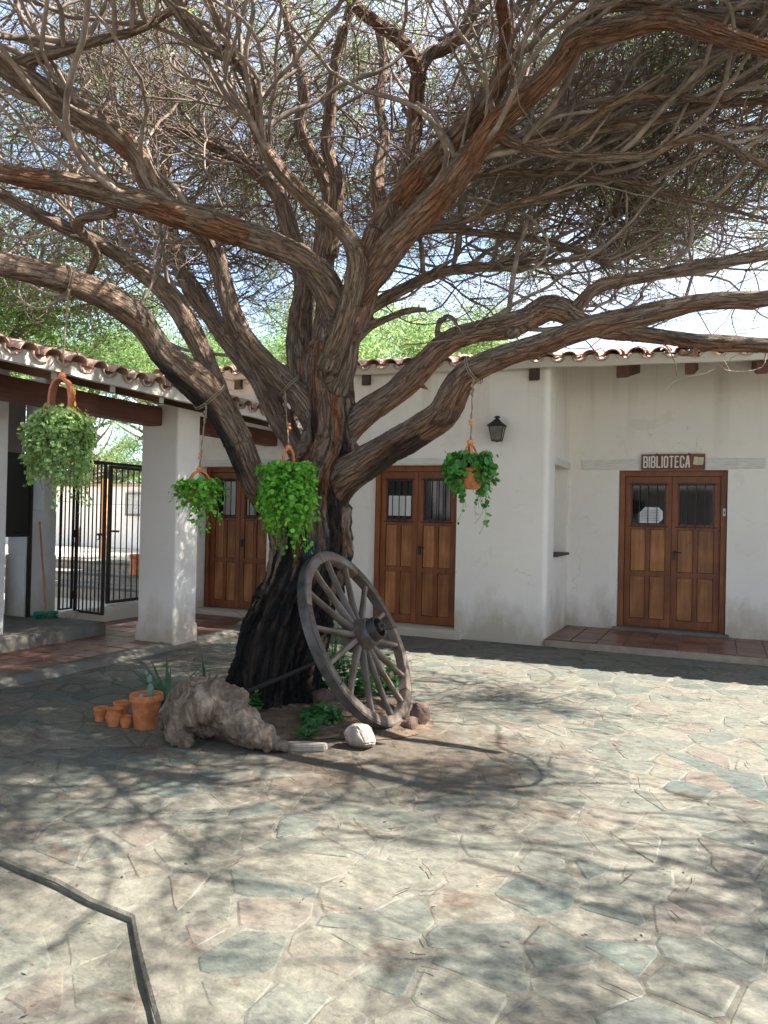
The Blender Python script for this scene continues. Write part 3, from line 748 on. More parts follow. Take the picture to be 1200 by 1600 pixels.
# ------------------------------------------------------------------ sign over the library door
sg = empty('library_sign', (-.992, 10.852, 2.276), label='wooden BIBLIOTECA sign with open book above the library door', cat='sign')
SW, SH = .80, .212
MB().box((0, 0, 0), (SW, .022, SH)).build('sign_board', M['signwood'], sg, bevel=.004)
for x in (.20, .60): MB().lathe([(.0, 0), (.012, .002), (.012, .01), (0, .012)], 8).build('hanging_knob', M['iron'], sg, loc=(x, .012, SH-.001))
GL = {'B': [[(0, 0), (0, 6), (2.3, 6), (3, 5.3), (3, 3.8), (2.4, 3.1), (3, 2.4), (3, .7), (2.3, 0), (0, 0)], [(0, 3.1), (2.4, 3.1)]],
      'I': [[(0, 0), (0, 6)]], 'L': [[(0, 6), (0, 0), (2.6, 0)]],
      'O': [[(.7, 0), (0, .8), (0, 5.2), (.7, 6), (2.2, 6), (2.9, 5.2), (2.9, .8), (2.2, 0), (.7, 0)]],
      'T': [[(0, 6), (3, 6)], [(1.5, 6), (1.5, 0)]], 'E': [[(2.6, 6), (0, 6), (0, 0), (2.6, 0)], [(0, 3.1), (2.1, 3.1)]],
      'C': [[(2.8, 4.6), (2.8, 5.3), (2.1, 6), (.7, 6), (0, 5.2), (0, .8), (.7, 0), (2.1, 0), (2.8, .7), (2.8, 1.5)]],
      'A': [[(0, 0), (1.2, 6), (1.9, 6), (3.1, 0)], [(.5, 2), (2.6, 2)]]}
x = .028; u = .0236; sw = .0185
for ch in 'BIBLIOTECA':
    g_ = MB(); wd = max(p[0] for s in GL[ch] for p in s); off = 0
    for st in GL[ch]:
        for a, b in zip(st[:-1], st[1:]):
            A = np.array(a)*[.0138, u]; B_ = np.array(b)*[.0138, u]; d = (B_-A)/np.linalg.norm(B_-A); n = np.array([-d[1], d[0]])*sw/2
            A = A-d*sw*.42; B_ = B_+d*sw*.42; off += 1
            g_.extr([tuple(A+n), tuple(A-n), tuple(B_-n), tuple(B_+n)], 1, -.006-off*.00012, .001)
    g_.build('letter', M['white'], sg, loc=(x+.006, 0, .036)); x += wd*.0138+.0285
bk = MB()
bk.extr([(.652, .073), (.712, .062), (.722, .165), (.667, .176)], 1, -.005, .001); bk.extr([(.716, .062), (.775, .066), (.783, .163), (.726, .165)], 1, -.0055, .001)
bk.build('open_book_emblem', simple('book_cream', (.55, .53, .36), (.68, .66, .48), 6, .7), sg)
bl = MB()
for i in range(6):
    bl.box((.668, -.0065, .085+i*.012), (.708, -.0052, .0862+i*.012)); bl.box((.724, -.0068, .082+i*.012), (.768, -.0056, .0832+i*.012))
bl.build('book_lines', M['ink'], sg)

# ------------------------------------------------------------------ wall lantern
ln = empty('wall_lantern', (-2.607, 9.385, 2.56), rz=.12, label='black iron and glass lantern on the white wall right of the middle door', cat='lantern')
rb, rtp, hh = .075, .115, .235
c4 = lambda r, z: [(-r, -r, z), (r, -r, z), (r, r, z), (-r, r, z)]
b_, t_ = c4(rb, 0), c4(rtp, hh)
f = MB()
for i in range(4):
    f.bar(b_[i], t_[i], .012); f.bar(b_[i], b_[(i+1) % 4], .012); f.bar(t_[i], t_[(i+1) % 4], .012)
f.box((-rb, -rb, -.012), (rb, rb, -.002)); f.lathe([(.0, -.03), (.012, -.028), (.02, -.012), (.0, -.011)], 8)
f.build('lantern_frame', M['iron'], ln)
for i in range(4):
    a, b2, c, d = [Vector(v)*.985 for v in (b_[i], b_[(i+1) % 4], t_[(i+1) % 4], t_[i])]
    MB().add([a, b2, c, d], [(0, 1, 2, 3)]).build('pane', M['lglass'], ln)
rf = MB(); e0, e1, e2 = c4(.15, hh+.005), c4(.07, hh+.075), c4(.032, hh+.12)
rf.add(e0+e1+e2, [(0, 1, 5, 4), (1, 2, 6, 5), (2, 3, 7, 6), (3, 0, 4, 7), (4, 5, 9, 8), (5, 6, 10, 9), (6, 7, 11, 10), (7, 4, 8, 11), (3, 2, 1, 0), (8, 9, 10, 11)])
rf.build('lantern_roof', M['iron'], ln)
MB().lathe([(.03, hh+.118), (.03, hh+.145), (.052, hh+.15), (.045, hh+.165), (.02, hh+.178), (0, hh+.18)], 10).build('chimney_cap', M['iron'], ln)
MB().lathe([(.012, .0), (.012, .09), (.0, .095)], 8).build('bulb', M['paper'], ln)
ln.scale = (.80, .80, .76)
br = MB().tube([(0, .135, .12), (0, .05, .03), (0, 0, -.01)], .009, 6); br.box((-.03, .128, .05), (.03, .139, .19)); br.build('bracket', M['iron'], ln)

# ------------------------------------------------------------------ porch on the left
po = empty('porch', (0, 0, 0), label='tiled porch with rafters and a square white column, left side of the court', cat='porch')
zl = lambda a: 2.735
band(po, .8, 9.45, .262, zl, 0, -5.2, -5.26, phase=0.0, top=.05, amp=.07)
eave(po, .8, 9.45, .262, zl, lambda a, b, z: (-5.225-b, a, z), PI_/2, 3)
V = []; F = []; ys = np.arange(.8, 9.5, .0436)
for y in ys:
    zz = 2.735+.15+.035*math.cos(2*PI_*(y-.8)/.262); V += [(-6.17, y, zz+SL*.97), (-8.5, y, zz+SL*3.3)]
for i in range(len(ys)-1): F.append((2*i, 2*i+2, 2*i+3, 2*i+1))
MB().add(V, F).build('roof_tile', M['tile'], po, smooth='all', kind='stuff')
y = .8
while y < 9.44:   # soffit boards run along the eave slope
    y2 = min(y+.145, 9.45); 
    MB().extr([(-5.262, 2.795), (-8.5, 2.795+SL*3.24), (-8.5, 2.82+SL*3.24), (-5.262, 2.82)], 1, y+.002, y2-.002).build('soffit_board', M['beamx'], po); y = y2
for ry in np.arange(1.36, 9.3, .69):
    zz = 2.672; yy = ry-.01
    MB().extr([(-5.285, zz), (-8.3, zz+SL*3.02), (-8.3, zz+.118+SL*3.02), (-5.285, zz+.118)], 1, yy, yy+.075).build('rafter', M['beamx'], po, bevel=.004)
    MB().box((-5.285, yy+.006, zz+.008), (-5.279, yy+.069, zz+.108)).build('rafter_end', M['band'], po)
MB().box((-6.14, -1.0, 2.557), (-5.93, 7.005, 2.765)).build('front_beam', M['beam'], po, bevel=.008)
MB().box((-6.12, 7.43, 2.557), (-5.92, 9.5, 2.76)).build('front_beam', M['beam'], po, bevel=.008)
# corner column with its swollen foot
cq = MB(); rr = .03
def rrect(x0, y0, x1, y1, r, n=4):
    out = []
    for cx_, cy_, a0 in ((x1-r, y1-r, 0), (x0+r, y1-r, 90), (x0+r, y0+r, 180), (x1-r, y0+r, 270)):
        for i in range(n+1):
            a = R(a0+90*i/n); out.append((cx_+r*math.cos(a), cy_+r*math.sin(a)))
    return out
levels = [(-.1, .022), (.0, .022), (.20, .018), (.245, .010), (.26, 0), (.9, 0), (1.6, .002), (2.2, -.002), (2.80, 0)]
V = []; F = []
for z, g_ in levels:
    V += [(x, y, z) for x, y in rrect(-6.24-g_, 7.01-g_, -5.70+g_, 7.42+g_, rr)]
k = len(V)//len(levels)
for j in range(len(levels)-1):
    for i in range(k): F.append((j*k+i, j*k+(i+1) % k, (j+1)*k+(i+1) % k, (j+1)*k+i))
F.append(tuple(range(len(V)-k, len(V))))
MB().add(V, F).build('column', M['plaster'], po, smooth=True)

# room wall at the left edge, inner walls, platform
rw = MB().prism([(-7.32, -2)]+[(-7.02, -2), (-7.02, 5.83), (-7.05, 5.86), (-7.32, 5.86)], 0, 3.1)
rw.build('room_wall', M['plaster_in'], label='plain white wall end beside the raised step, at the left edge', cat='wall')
pf = MB().box((-8.5, 5.2, 0), (-6.83, 7.15, .205)).build('raised_step', M['conc'], bevel=.02, smooth=True, label='low concrete platform with rounded edge where the broom stands', cat='step')
pier = empty('gate_pier', (0, 0, 0), label='stepped white pier holding the hinges side of the iron gate', cat='wall')
MB().box((-8.3, 6.9, .2), (-7.94, 7.385, .98)).build('pier_base', M['plaster_in'], pier, bevel=.01)
MB().box((-8.3, 6.93, .978), (-7.952, 7.385, 1.545)).build('pier_middle', M['plaster_in'], pier, bevel=.01)
MB().box((-8.3, 7.16, 1.543), (-7.955, 7.38, 3.25)).build('pier_shaft', M['plaster_in'], pier, bevel=.01)
MB().box((-8.42, 6.3, 1.545), (-8.3, 7.16, 3.25)).build('inner_wall', simple('grey_wall', (.25, .22, .20), (.32, .29, .27), 3, .9), pier)  # dark grey paints in the shadow on this recessed wall
MB().box((-9.4, 3.0, 0), (-9.1, 7.3, 3.3)).build('room_back_wall', M['plaster_in'], label='shaded inner wall behind the dark framed door', cat='wall')
# dark metal framed door standing open
md = empty('framed_metal_door', (-7.9, 6.50, .205), label='dark metal framed door with blackish panel left of the broom', cat='door')
for (a, b, c, d) in ((-.02, .02, 0, 2.06), (.40, .44, 0, 2.06)): MB().box((-.02, a, c), (.02, b, d)).build('frame_post', M['iron'], md)
for z in (2.02, 1.03): MB().box((-.019, .02, z-.02), (.019, .40, z+.02)).build('frame_rail', M['iron'], md)
MB().box((-.006, .018, 1.05), (.006, .402, 2.002)).build('door_panel', M['board'], md)
cb = empty('wooden_cabinet', (-8.62, 6.42, .2), label='dark brown wooden cabinet glimpsed below the metal door panel', cat='cabinet')
MB().box((0, 0, 0), (.4, .34, .50)).build('cabinet_body', M['beam'], cb, bevel=.01); MB().box((.402, .03, .04), (.418, .31, .46)).build('cabinet_door', M['oldbeam'], cb, bevel=.006)
MB().box((-.02, -.02, .503), (.43, .25, .83)).build('cabinet_top_box', M['dark'], cb, bevel=.01)

# broom
bm_ = empty('broom', W(72, 966, z=.21), rz=R(60), label='broom with orange stick and green bristles leaning on the white pier', cat='broom')
b0 = np.array(bm_.location); topb = W(62, 815, x=-7.90)
loc = np.array(Matrix.Rotation(-R(60), 3, 'Z') @ Vector(topb-b0))
MB().tube([(0, 0, .07), loc*.5+[0, 0, .02], loc], .011, 8).build('broomstick', M['stick'], bm_, smooth=True)
MB().box((-.14, -.025, .055), (.14, .025, .085)).build('broom_head', M['green'], bm_, bevel=.006)
br = MB(); g = np.random.default_rng(3)
for i in range(160):
    x_, y_ = g.uniform(-.135, .135), g.uniform(-.022, .022); br.tube([(x_, y_, .06), (x_*1.12+g.normal(0, .004), y_*1.9+g.normal(0, .004), .002)], .0028, 3)
br.build('bristles', M['green'], bm_, kind='stuff', fix=False)

# gate
GX = -7.736
MB().box((GX-.05, 7.384, 0), (GX+.13, 9.49, .245)).build('gate_kerb', M['plaster_in'], bevel=.015, label='low white kerb wall carrying the iron gate', cat='kerb wall')
ga = empty('iron_gate', (0, 0, 0), label='black iron barred gate with one leaf swung open beside the white column', cat='gate')
def barpanel(root, A, B, z0, z1, post, rail, nb, mid=None, wire=True):
    A, B = np.array(A+(0,), float), np.array(B+(0,), float); Z = np.array([0, 0, 1.])
    for P in (A, B): MB().bar(P+Z*z0, P+Z*z1, post).build('post', M['iron'], root)
    d = (B-A)/np.linalg.norm(B-A)
    for z in (z0+rail/2, z1-rail/2): MB().bar(A+d*post/2+Z*z, B-d*post/2+Z*z, rail).build('rail', M['iron'], root)
    for i in range(nb):
        P = A+(B-A)*(i+1)/(nb+1); MB().bar(P+Z*(z0+rail), P+Z*(z1-rail), .013).build('bar', M['iron'], root)
    if wire: MB().bar(A+Z*(z0+(z1-z0)*.72)+[.01, 0, 0], B+Z*(z0+(z1-z0)*.72)+[.01, 0, 0], .004).build('wire', M['iron'], root)
pa = empty('side_panel'); pa.parent = ga; barpanel(pa, (GX, 7.25), (GX, 7.455), .27, 2.21, .025, .02, 2)
lf = empty('gate_leaf'); lf.parent = ga; TIP = np.array([-7.17, 7.42])
barpanel(lf, (GX+.02, 7.50), tuple(TIP), .23, 2.18, .034, .03, 6)
pb = empty('fixed_panel'); pb.parent = ga; barpanel(pb, (GX, 8.10), (GX, 9.46), .275, 2.19, .045, .04, 11)
hd = MB().bar((GX, 7.40, 2.215), (GX, 9.46, 2.215), .04).build('header', M['iron'], ga)
dl = (TIP-np.array([GX, 7.5])); dl /= np.linalg.norm(dl)
def onleaf(t, z, o=0.0): p = TIP-dl*t; return (p[0]+o*dl[1], p[1]-o*dl[0], z)
ring = [onleaf(.10+.035*math.cos(a), 1.25+.035*math.sin(a)-.03, .025) for a in np.linspace(.3, 5.6, 12)]
MB().tube(ring, .006, 6).build('pull_ring', M['iron'], lf); MB().bar(onleaf(-.0, 1.255, .0), onleaf(.12, 1.255, .0), .028).build('latch', M['iron'], lf)
MB().tube([onleaf(.055, 1.23, .02), onleaf(.055, .95, .02)], .011, 6).build('drop_bolt', M['iron'], lf)
MB().bar((GX+.02, 8.10, 1.28), (GX+.02, 8.26, 1.275), .028).build('latch', M['iron'], pb)
for z in (.45, 1.25, 2.0): MB().tube([(GX+.01, 7.478, z-.05), (GX+.01, 7.478, z+.05)], .014, 8).build('hinge', M['iron'], lf)

# yard behind the gate
MB().box((-60, 9.6, -.9), (-9.2, 80, .02)).build('yard_ground', M['yardsoil'], kind='structure')
MB().box((-9.2, 9.92, -.9), (60, 80, .0)).build('back_ground', M['yardsoil'], kind='structure')
MB().box((-60, 2.0, -.9), (-9.1, 9.6, .015)).build('yard_ground', M['yardsoil'], kind='structure')
ys_ = empty('yard_steps', (0, 0, 0), label='three broad stone steps with pale treads climbing behind the gate', cat='steps')
for i, (y0, z) in enumerate(((9.95, .26), (10.50, .43), (11.05, .60))):
    MB().box((-13.5, y0+.02, 0), (-8.6, y0+1.3+i, z-.05)).build('riser', simple('riser_stone', (.25, .20, .15), (.42, .36, .29), 7, .9, 14, .9, .04, kind='World') if i == 0 else bpy.data.materials['riser_stone'], ys_, jitter=.015)
    MB().box((-13.5, y0, z-.05), (-8.6, y0+.62, z)).build('tread', M['conc'], ys_, bevel=.012)
MB().box((-40, 11.6, 0), (-8.6, 22, .598)).build('terrace', M['yardsoil'], kind='structure')
yw = empty('yard_wall', (0, 0, 0), label='long whitewashed wall with clay coping at the back of the yard', cat='wall')
MB().box((-30, 15.7, .5), (-6.0, 16.0, 2.22)).build('wall', M['plaster'], yw); MB().box((-30, 15.64, 2.22), (-6.0, 16.06, 2.30)).build('coping', M['tile'], yw, bevel=.02)
pq = empty('wall_plaque', W(218, 788, y=15.66), label='small framed plaque on the whitewashed yard wall', cat='plaque')
MB().box((-.42, -.03, -.28), (.42, 0, .28)).build('plaque_board', simple('plaque_grey', (.36, .34, .31), (.62, .60, .56), 22, .9), pq)
for s in (-1, 1):
    MB().box((s*.42-.03, -.045, -.31), (s*.42+.03, -.002, .31)).build('frame', M['slab'], pq); MB().box((-.39, -.044, s*.28-.03), (.39, -.002, s*.28+.03)).build('frame', M['slab'], pq)
p0 = W(162, 872, z=.6); MB().box((p0[0]-.07, p0[1]-.07, .45), (p0[0]+.07, p0[1]+.07, W(162, 748, x=p0[0])[2])).build('wooden_post', M['orange'], bevel=.01, label='tall pale orange wooden post standing in the yard behind the gate', cat='post')
p0 = W(216, 899, z=.43); cp = MB().lathe([(.13, 0), (.15, .02), (.14, .30), (.165, .31), (.165, .37), (.13, .37), (.12, .05), (0, .04)], 16).build('clay_pipe', M['clay'], smooth=True, label='upright terracotta pipe standing on the yard steps', cat='pipe'); cp.location = p0

# the opposite side of the court, behind the picture: a plain plastered wing with a dark porch
ow = MB().box((-9, -7.6, -.2), (9, -7.2, 3.2)); ow.box((-9, -7.2, 2.75), (9, -5.6, 2.95))
for x in (-7, -3.5, 0, 3.5, 7): ow.box((x-.2, -5.95, -.1), (x+.2, -5.6, 2.75))
ow.build('opposite_wing_wall', M['plaster_in'], kind='structure')
MB().box((9.5, -7.6, -.2), (9.9, 9.4, 2.6)).build('side_wall', M['plaster_in'], kind='structure')
# ------------------------------------------------------------------ the old mesquite
# limb centre lines: (px, py, width px, distance m) measured on the photo, turned into points and radii in metres
LIMBS = {
 'trunk': [(428,1135,150,6.32),(426,1085,128,6.33),(431,1030,120,6.34),(436,990,124,6.36),(447,955,124,6.37),(460,925,120,6.38),(474,887,118,6.39),(481,850,116,6.40),(484,812,118,6.41),(489,775,114,6.42),(497,740,98,6.43),(503,700,84,6.44),(508,660,78,6.44),(513,620,76,6.44),(518,580,74,6.44),(524,545,58,6.44)],
 'a': [(458,862,44,6.2),(428,805,46,6.15),(398,748,50,6.08),(378,700,52,6.0),(352,655,56,5.92),(318,612,60,5.82),(283,583,58,5.72),(258,560,52,5.66),(241,530,50,5.6),(222,503,52,5.5),(180,475,50,5.3),(115,447,48,5.05),(50,428,46,4.85),(-30,412,44,4.6),(-160,385,38,4.3),(-300,380,30,4.1)],
 'b': [(356,662,40,5.98),(343,625,42,5.98),(330,590,40,6.0),(315,550,38,6.05),(290,500,38,6.05),(262,460,36,6.0),(215,418,32,5.95),(165,385,30,5.85),(115,360,28,5.8),(50,330,26,5.7),(0,302,24,5.6),(-70,270,20,5.5)],
 'c': [(492,760,50,6.5),(470,712,46,6.62),(447,665,46,6.72),(415,615,46,6.85),(380,565,44,6.95),(350,518,42,7.05),(312,470,40,7.15),(290,435,36,7.25),(275,400,32,7.4),(262,350,28,7.6),(250,290,24,7.8),(262,230,20,8.0)],
 'd': [(500,690,50,6.38),(470,620,50,6.3),(437,582,50,6.25),(400,548,48,6.2),(376,510,46,6.15),(361,475,44,6.12),(352,435,42,6.1),(343,400,42,6.05),(325,368,38,6.0),(305,345,30,5.95)],
 'e': [(522,610,60,6.35),(536,560,58,6.28),(540,510,54,6.2),(520,470,54,6.1),(498,432,54,6.0),(468,405,52,5.9),(425,388,52,5.8),(372,368,50,5.7),(320,348,50,5.6),(268,335,48,5.5),(205,320,44,5.35),(150,302,42,5.25),(90,282,42,5.1),(30,272,38,5.0),(-40,262,34,4.8),(-140,250,30,4.6)],
 'f': [(300,342,40,5.55),(262,318,44,5.5),(238,285,42,5.45),(214,245,42,5.4),(180,212,44,5.3),(135,182,46,5.2),(85,155,46,5.1),(40,122,44,5.0),(0,98,42,4.9),(-60,62,38,4.75),(-140,20,32,4.6)],
 'g': [(510,580,44,6.2),(540,500,38,6.05),(553,440,36,5.95),(556,400,36,5.88),(542,368,34,5.8),(512,338,32,5.72),(470,302,32,5.65),(438,268,30,5.58),(413,228,29,5.5),(401,175,28,5.42),(396,128,28,5.35),(372,95,28,5.3),(322,68,26,5.2),(292,32,24,5.1),(280,-15,22,5.0),(260,-90,18,4.9)],
 'h': [(478,640,56,6.7),(470,560,50,6.85),(468,500,46,6.95),(470,440,42,7.0),(460,390,40,7.05),(445,335,36,7.1),(428,295,34,7.15),(402,268,32,7.2),(368,245,30,7.25),(320,220,28,7.3),(275,198,25,7.4),(230,190,22,7.5),(170,178,18,7.6)],
 'i': [(505,560,52,6.7),(508,490,46,6.8),(505,430,42,6.85),(512,375,40,6.9),(518,320,36,6.95),(506,282,32,7.0),(484,243,30,7.0),(468,205,28,7.0),(474,160,26,7.0),(470,115,24,7.0),(458,75,22,7.0),(448,15,20,7.0),(440,-60,16,7.0)],
 'j': [(515,400,34,6.8),(524,330,30,6.75),(526,280,30,6.7),(512,232,28,6.65),(514,185,28,6.6),(520,140,26,6.55),(527,85,24,6.5),(545,25,22,6.4),(560,-40,18,6.3)],
 'k': [(530,560,50,6.45),(556,480,54,6.4),(572,420,58,6.35),(590,370,60,6.3),(620,322,54,6.2),(652,285,48,6.1),(690,240,44,6.0),(735,190,42,5.85),(772,150,38,5.7),(790,110,34,5.6),(792,60,30,5.5),(780,0,28,5.4),(770,-70,24,5.3)],
 'l': [(545,520,50,6.2),(565,455,52,6.1),(600,395,52,5.95),(640,345,50,5.8),(688,298,50,5.65),(735,250,46,5.5),(768,205,44,5.4),(812,160,44,5.25),(858,118,42,5.1),(884,82,42,5.0),(905,55,42,4.9),(965,45,40,4.8),(1035,33,38,4.7),(1100,46,34,4.6),(1165,62,32,4.5),(1230,80,30,4.4),(1330,95,26,4.3)],
 'm': [(618,330,32,6.15),(633,275,30,6.2),(642,225,29,6.2),(647,185,29,6.2),(650,148,30,6.15),(655,110,30,6.1),(632,68,28,6.05),(600,45,26,6.0),(560,12,24,5.9),(530,-40,20,5.8)],
 'n': [(652,120,26,6.1),(668,88,24,6.1),(700,72,22,6.1),(735,25,22,6.1),(745,-40,18,6.1)],
 'o': [(512,790,56,6.35),(541,742,62,6.2),(575,712,62,6.1),(612,690,58,6.0),(655,668,56,5.85),(692,640,56,5.7),(708,612,54,5.62),(728,588,48,5.55),(765,570,46,5.45),(808,555,46,5.35),(855,541,46,5.2),(905,521,46,5.1),(960,505,44,5.0),(1020,490,42,4.9),(1080,478,38,4.8),(1140,473,36,4.7),(1200,470,34,4.6),(1300,455,32,4.4),(1450,430,26,4.2)],
 'p': [(520,720,54,6.45),(548,672,50,6.4),(583,642,48,6.35),(620,618,50,6.3),(650,586,52,6.25),(678,553,48,6.2),(712,533,44,6.15),(752,524,42,6.1),(800,516,42,6.0),(835,500,40,5.95),(858,484,40,5.9),(880,486,38,5.85),(905,500,36,5.8),(945,515,34,5.7),(1000,522,32,5.6),(1050,530,32,5.5),(1100,537,32,5.4),(1160,540,30,5.3),(1230,545,28,5.2),(1330,555,24,5.0)],
 'q': [(890,492,30,5.85),(912,470,26,5.8),(932,450,25,5.75),(975,436,24,5.7),(1025,428,23,5.6),(1075,419,22,5.5),(1125,412,21,5.4),(1200,400,20,5.3),(1290,380,18,5.1)],
 'r': [(800,519,30,5.98),(826,490,26,5.95),(848,473,26,5.93),(872,471,24,5.9),(890,480,22,5.88)],
 's': [(540,550,40,6.5),(560,500,30,6.55),(590,472,26,6.6),(625,453,25,6.65),(662,436,24,6.7),(700,424,22,6.75),(755,417,20,6.8),(820,420,16,6.9)],
 't': [(552,535,24,6.5),(575,512,20,6.55),(602,500,16,6.6),(640,486,14,6.6),(668,485,12,6.6)],
 'u': [(685,560,22,6.18),(683,525,16,6.15),(686,503,14,6.13),(700,494,12,6.1),(712,500,10,6.08),(716,512,7,6.06)],
 'v': [(700,275,30,5.85),(722,242,24,5.8),(760,222,24,5.75),(805,214,22,5.7),(875,212,22,5.6),(945,200,22,5.5),(1040,186,20,5.4),(1100,168,19,5.3),(1200,156,18,5.2),(1300,140,14,5.0)],
 'w': [(735,250,28,5.5),(790,225,22,5.5),(835,226,21,5.45),(885,213,20,5.4),(930,182,19,5.35),(975,152,19,5.3),(1035,151,18,5.2),(1105,156,17,5.1),(1135,152,16,5.05),(1170,128,15,5.0),(1220,95,12,4.9)],
 'x': [(770,205,26,5.4),(815,228,20,5.45),(860,243,19,5.45),(905,250,18,5.4),(955,246,18,5.35),(1012,243,17,5.3),(1060,222,16,5.2),(1110,216,16,5.1),(1160,240,15,5.0),(1210,268,14,4.9)],
 'y': [(650,322,30,5.85),(690,288,22,5.9),(745,274,20,5.9),(800,270,19,5.9),(900,273,18,5.85),(990,288,17,5.8),(1080,312,15,5.7),(1200,345,12,5.6)],
 'z': [(600,400,30,6.1),(640,368,22,6.2),(680,358,20,6.3),(745,362,18,6.35),(810,368,16,6.4),(880,384,13,6.4),(960,420,10,6.3)],
 'aa': [(615,365,26,6.0),(660,352,18,6.0),(715,345,15,5.95),(760,332,14,5.9),(830,310,13,5.85),(900,298,12,5.8)],
 'ab': [(565,440,36,6.2),(585,395,30,6.3),(596,340,28,6.4),(590,280,26,6.5),(600,220,24,6.6),(592,160,22,6.7),(600,100,20,6.8),(588,30,18,6.9)],
 'ac': [(880,80,28,5.0),(895,40,24,4.95),(940,15,22,4.9),(1010,8,20,4.85),(1080,20,18,4.8),(1180,30,16,4.7)],
 'ad': [(20,102,26,4.95),(90,80,22,5.0),(170,60,20,5.05),(230,40,18,5.1),(300,-10,16,5.2)],
 'ae': [(180,330,26,5.35),(120,350,20,5.5),(150,400,16,5.8),(110,470,10,6.2)],
}
PL = {}
for k, pts in LIMBS.items():
    P = np.array([np.r_[W(px, py, d=d), (.5 if k == 'trunk' else .39 if k in 'cdhij' else .43)*w_*d/FPX] for px, py, w_, d in pts]); P = catmull(P, .035)
    s = np.r_[0, np.cumsum(np.linalg.norm(np.diff(P[:, :3], axis=0), axis=1))]
    am = np.minimum(1, s/.5)[:, None]*P[:, 3:4]
    wob = np.stack([fbm(np.c_[s*1.6, np.full(len(s), i*9.+hash(k) % 1*0+len(k)*3+ord(k[-1])), s*0], 2) for i in range(3)], 1)
    P[:, :3] += wob*am*.55
    P[:, 3] *= 1+.20*fbm(np.c_[s*2.6, np.full(len(s), ord(k[-1])*1.7), s*0], 2)
    PL[k] = (P, s)
keys = list(PL)
mb = MB()
for k in keys:
    P, s = PL[k]; sel = np.r_[np.arange(0, len(P)-1, 2), len(P)-1]; mb.tube(P[sel, :3], P[sel, 3], 14)
# buttress roots at the foot
tb = W(428, 1090, d=6.35); tb[2] = 0
for a, L, r_ in ((200, .42, .13), (250, .40, .12), (300, .38, .11), (350, .36, .11), (60, .4, .12), (130, .42, .13)):
    c_, s_ = math.cos(R(a)), math.sin(R(a))
    mb.tube([tb+[c_*.10, s_*.10, .55], tb+[c_*.20, s_*.20, .28], tb+[c_*.30, s_*.30, .10], tb+[c_*L, s_*L, .0], tb+[c_*(L+.1), s_*(L+.1), -.08]], [r_*.8, r_, r_, r_*.8, r_*.4], 10)
# broken stub on the low limb and knots
kn = W(698, 652, d=5.62)
mb.tube([kn+[-.05, 0, .03], kn+[.0, -.02, -.01], kn+[.03, -.03, -.05]], [.10, .085, .055], 10)
for (px, py, d, L) in ((665, 607, 6.2, 8), (1095, 555, 5.4, 34)):
    a = W(px-L, py-6, d=d); b = W(px+8, py+4, d=d); mb.tube([a, (a+b)/2, b], [.035, .022, .008], 6)
tmp = mb.mesh('bark_tmp', fix=False); to = bpy.data.objects.new('bark_tmp', tmp); link(to)
md_ = to.modifiers.new('r', 'REMESH'); md_.mode = 'VOXEL'; md_.voxel_size = .0165; md_.adaptivity = 0
dg = bpy.context.evaluated_depsgraph_get(); ev = to.evaluated_get(dg); me = ev.to_mesh()
nv = len(me.vertices); V = np.empty(nv*3, np.float32); me.vertices.foreach_get('co', V); V = V.reshape(-1, 3).astype(float)
NR = np.empty(nv*3, np.float32); me.vertices.foreach_get('normal', NR); NR = NR.reshape(-1, 3).astype(float)
nl = len(me.loops); LV = np.empty(nl, np.int32); me.loops.foreach_get('vertex_index', LV); Q = LV.reshape(-1, 4)
ev.to_mesh_clear(); bpy.data.objects.remove(to); bpy.data.meshes.remove(tmp)
# nearest centre-line sample of each vertex
C = np.concatenate([PL[k][0][:, :3] for k in keys]); CR = np.concatenate([PL[k][0][:, 3] for k in keys]); CS = np.concatenate([PL[k][1] for k in keys])
CI = np.concatenate([np.full(len(PL[k][0]), i) for i, k in enumerate(keys)])
CT = np.concatenate([np.gradient(PL[k][0][:, :3], axis=0) for k in keys]); CT /= np.linalg.norm(CT, axis=1, keepdims=True)
Tn = []
for k in range(len(keys)):
    t_ = CT[CI == k]; ker = np.ones(17)/17; pad = np.pad(t_, ((8, 8), (0, 0)), mode='edge'); t_ = np.stack([np.convolve(pad[:, q], ker, 'valid') for q in range(3)], 1); Tn.append(t_/np.linalg.norm(t_, axis=1, keepdims=True))
CT = np.concatenate(Tn)
c2 = ((C**2).sum(1)-CR**2).astype(np.float32); near = np.empty(nv, int); C32 = C.T.astype(np.float32)
for i in range(0, nv, 8000): near[i:i+8000] = np.argmin(c2[None]-2*(V[i:i+8000].astype(np.float32)@C32), axis=1)
dv = V-C[near]; T = CT[near]; al = (dv*T).sum(1); s = CS[near]+al; rad = dv-al[:, None]*T; rn = np.linalg.norm(rad, axis=1)+1e-9; ru = rad/rn[:, None]
ref = np.where(np.abs(T[:, 2:3]) < .85, [[0, 0, 1.]], [[1., 0, 0]]); U = np.cross(T, ref); U /= np.linalg.norm(U, axis=1, keepdims=True); Wv = np.cross(T, U)
ca, sa = (ru*U).sum(1), (ru*Wv).sum(1); rr_ = CR[near]; li = CI[near]
big = np.clip(rr_/.22, .25, 1.3)
co = np.c_[ca*rr_*5.5+li*3.1, sa*rr_*5.5, s*.75]                       # long in s: fibres follow the limb
flute = vnoise(np.c_[ca*1.9+li*2.3, sa*1.9, s*.45])*.10*rr_
f1 = 1-np.abs(fbm(np.c_[ca*rr_*16+li, sa*rr_*16, s*2.4], 3, 4))*3.4    # ridged: furrows between plates
f2 = fbm(np.c_[ca*rr_*45+li, sa*rr_*45, s*7], 2, 9)
lump = fbm(V*5, 2, 12)
isT = (li == 0)
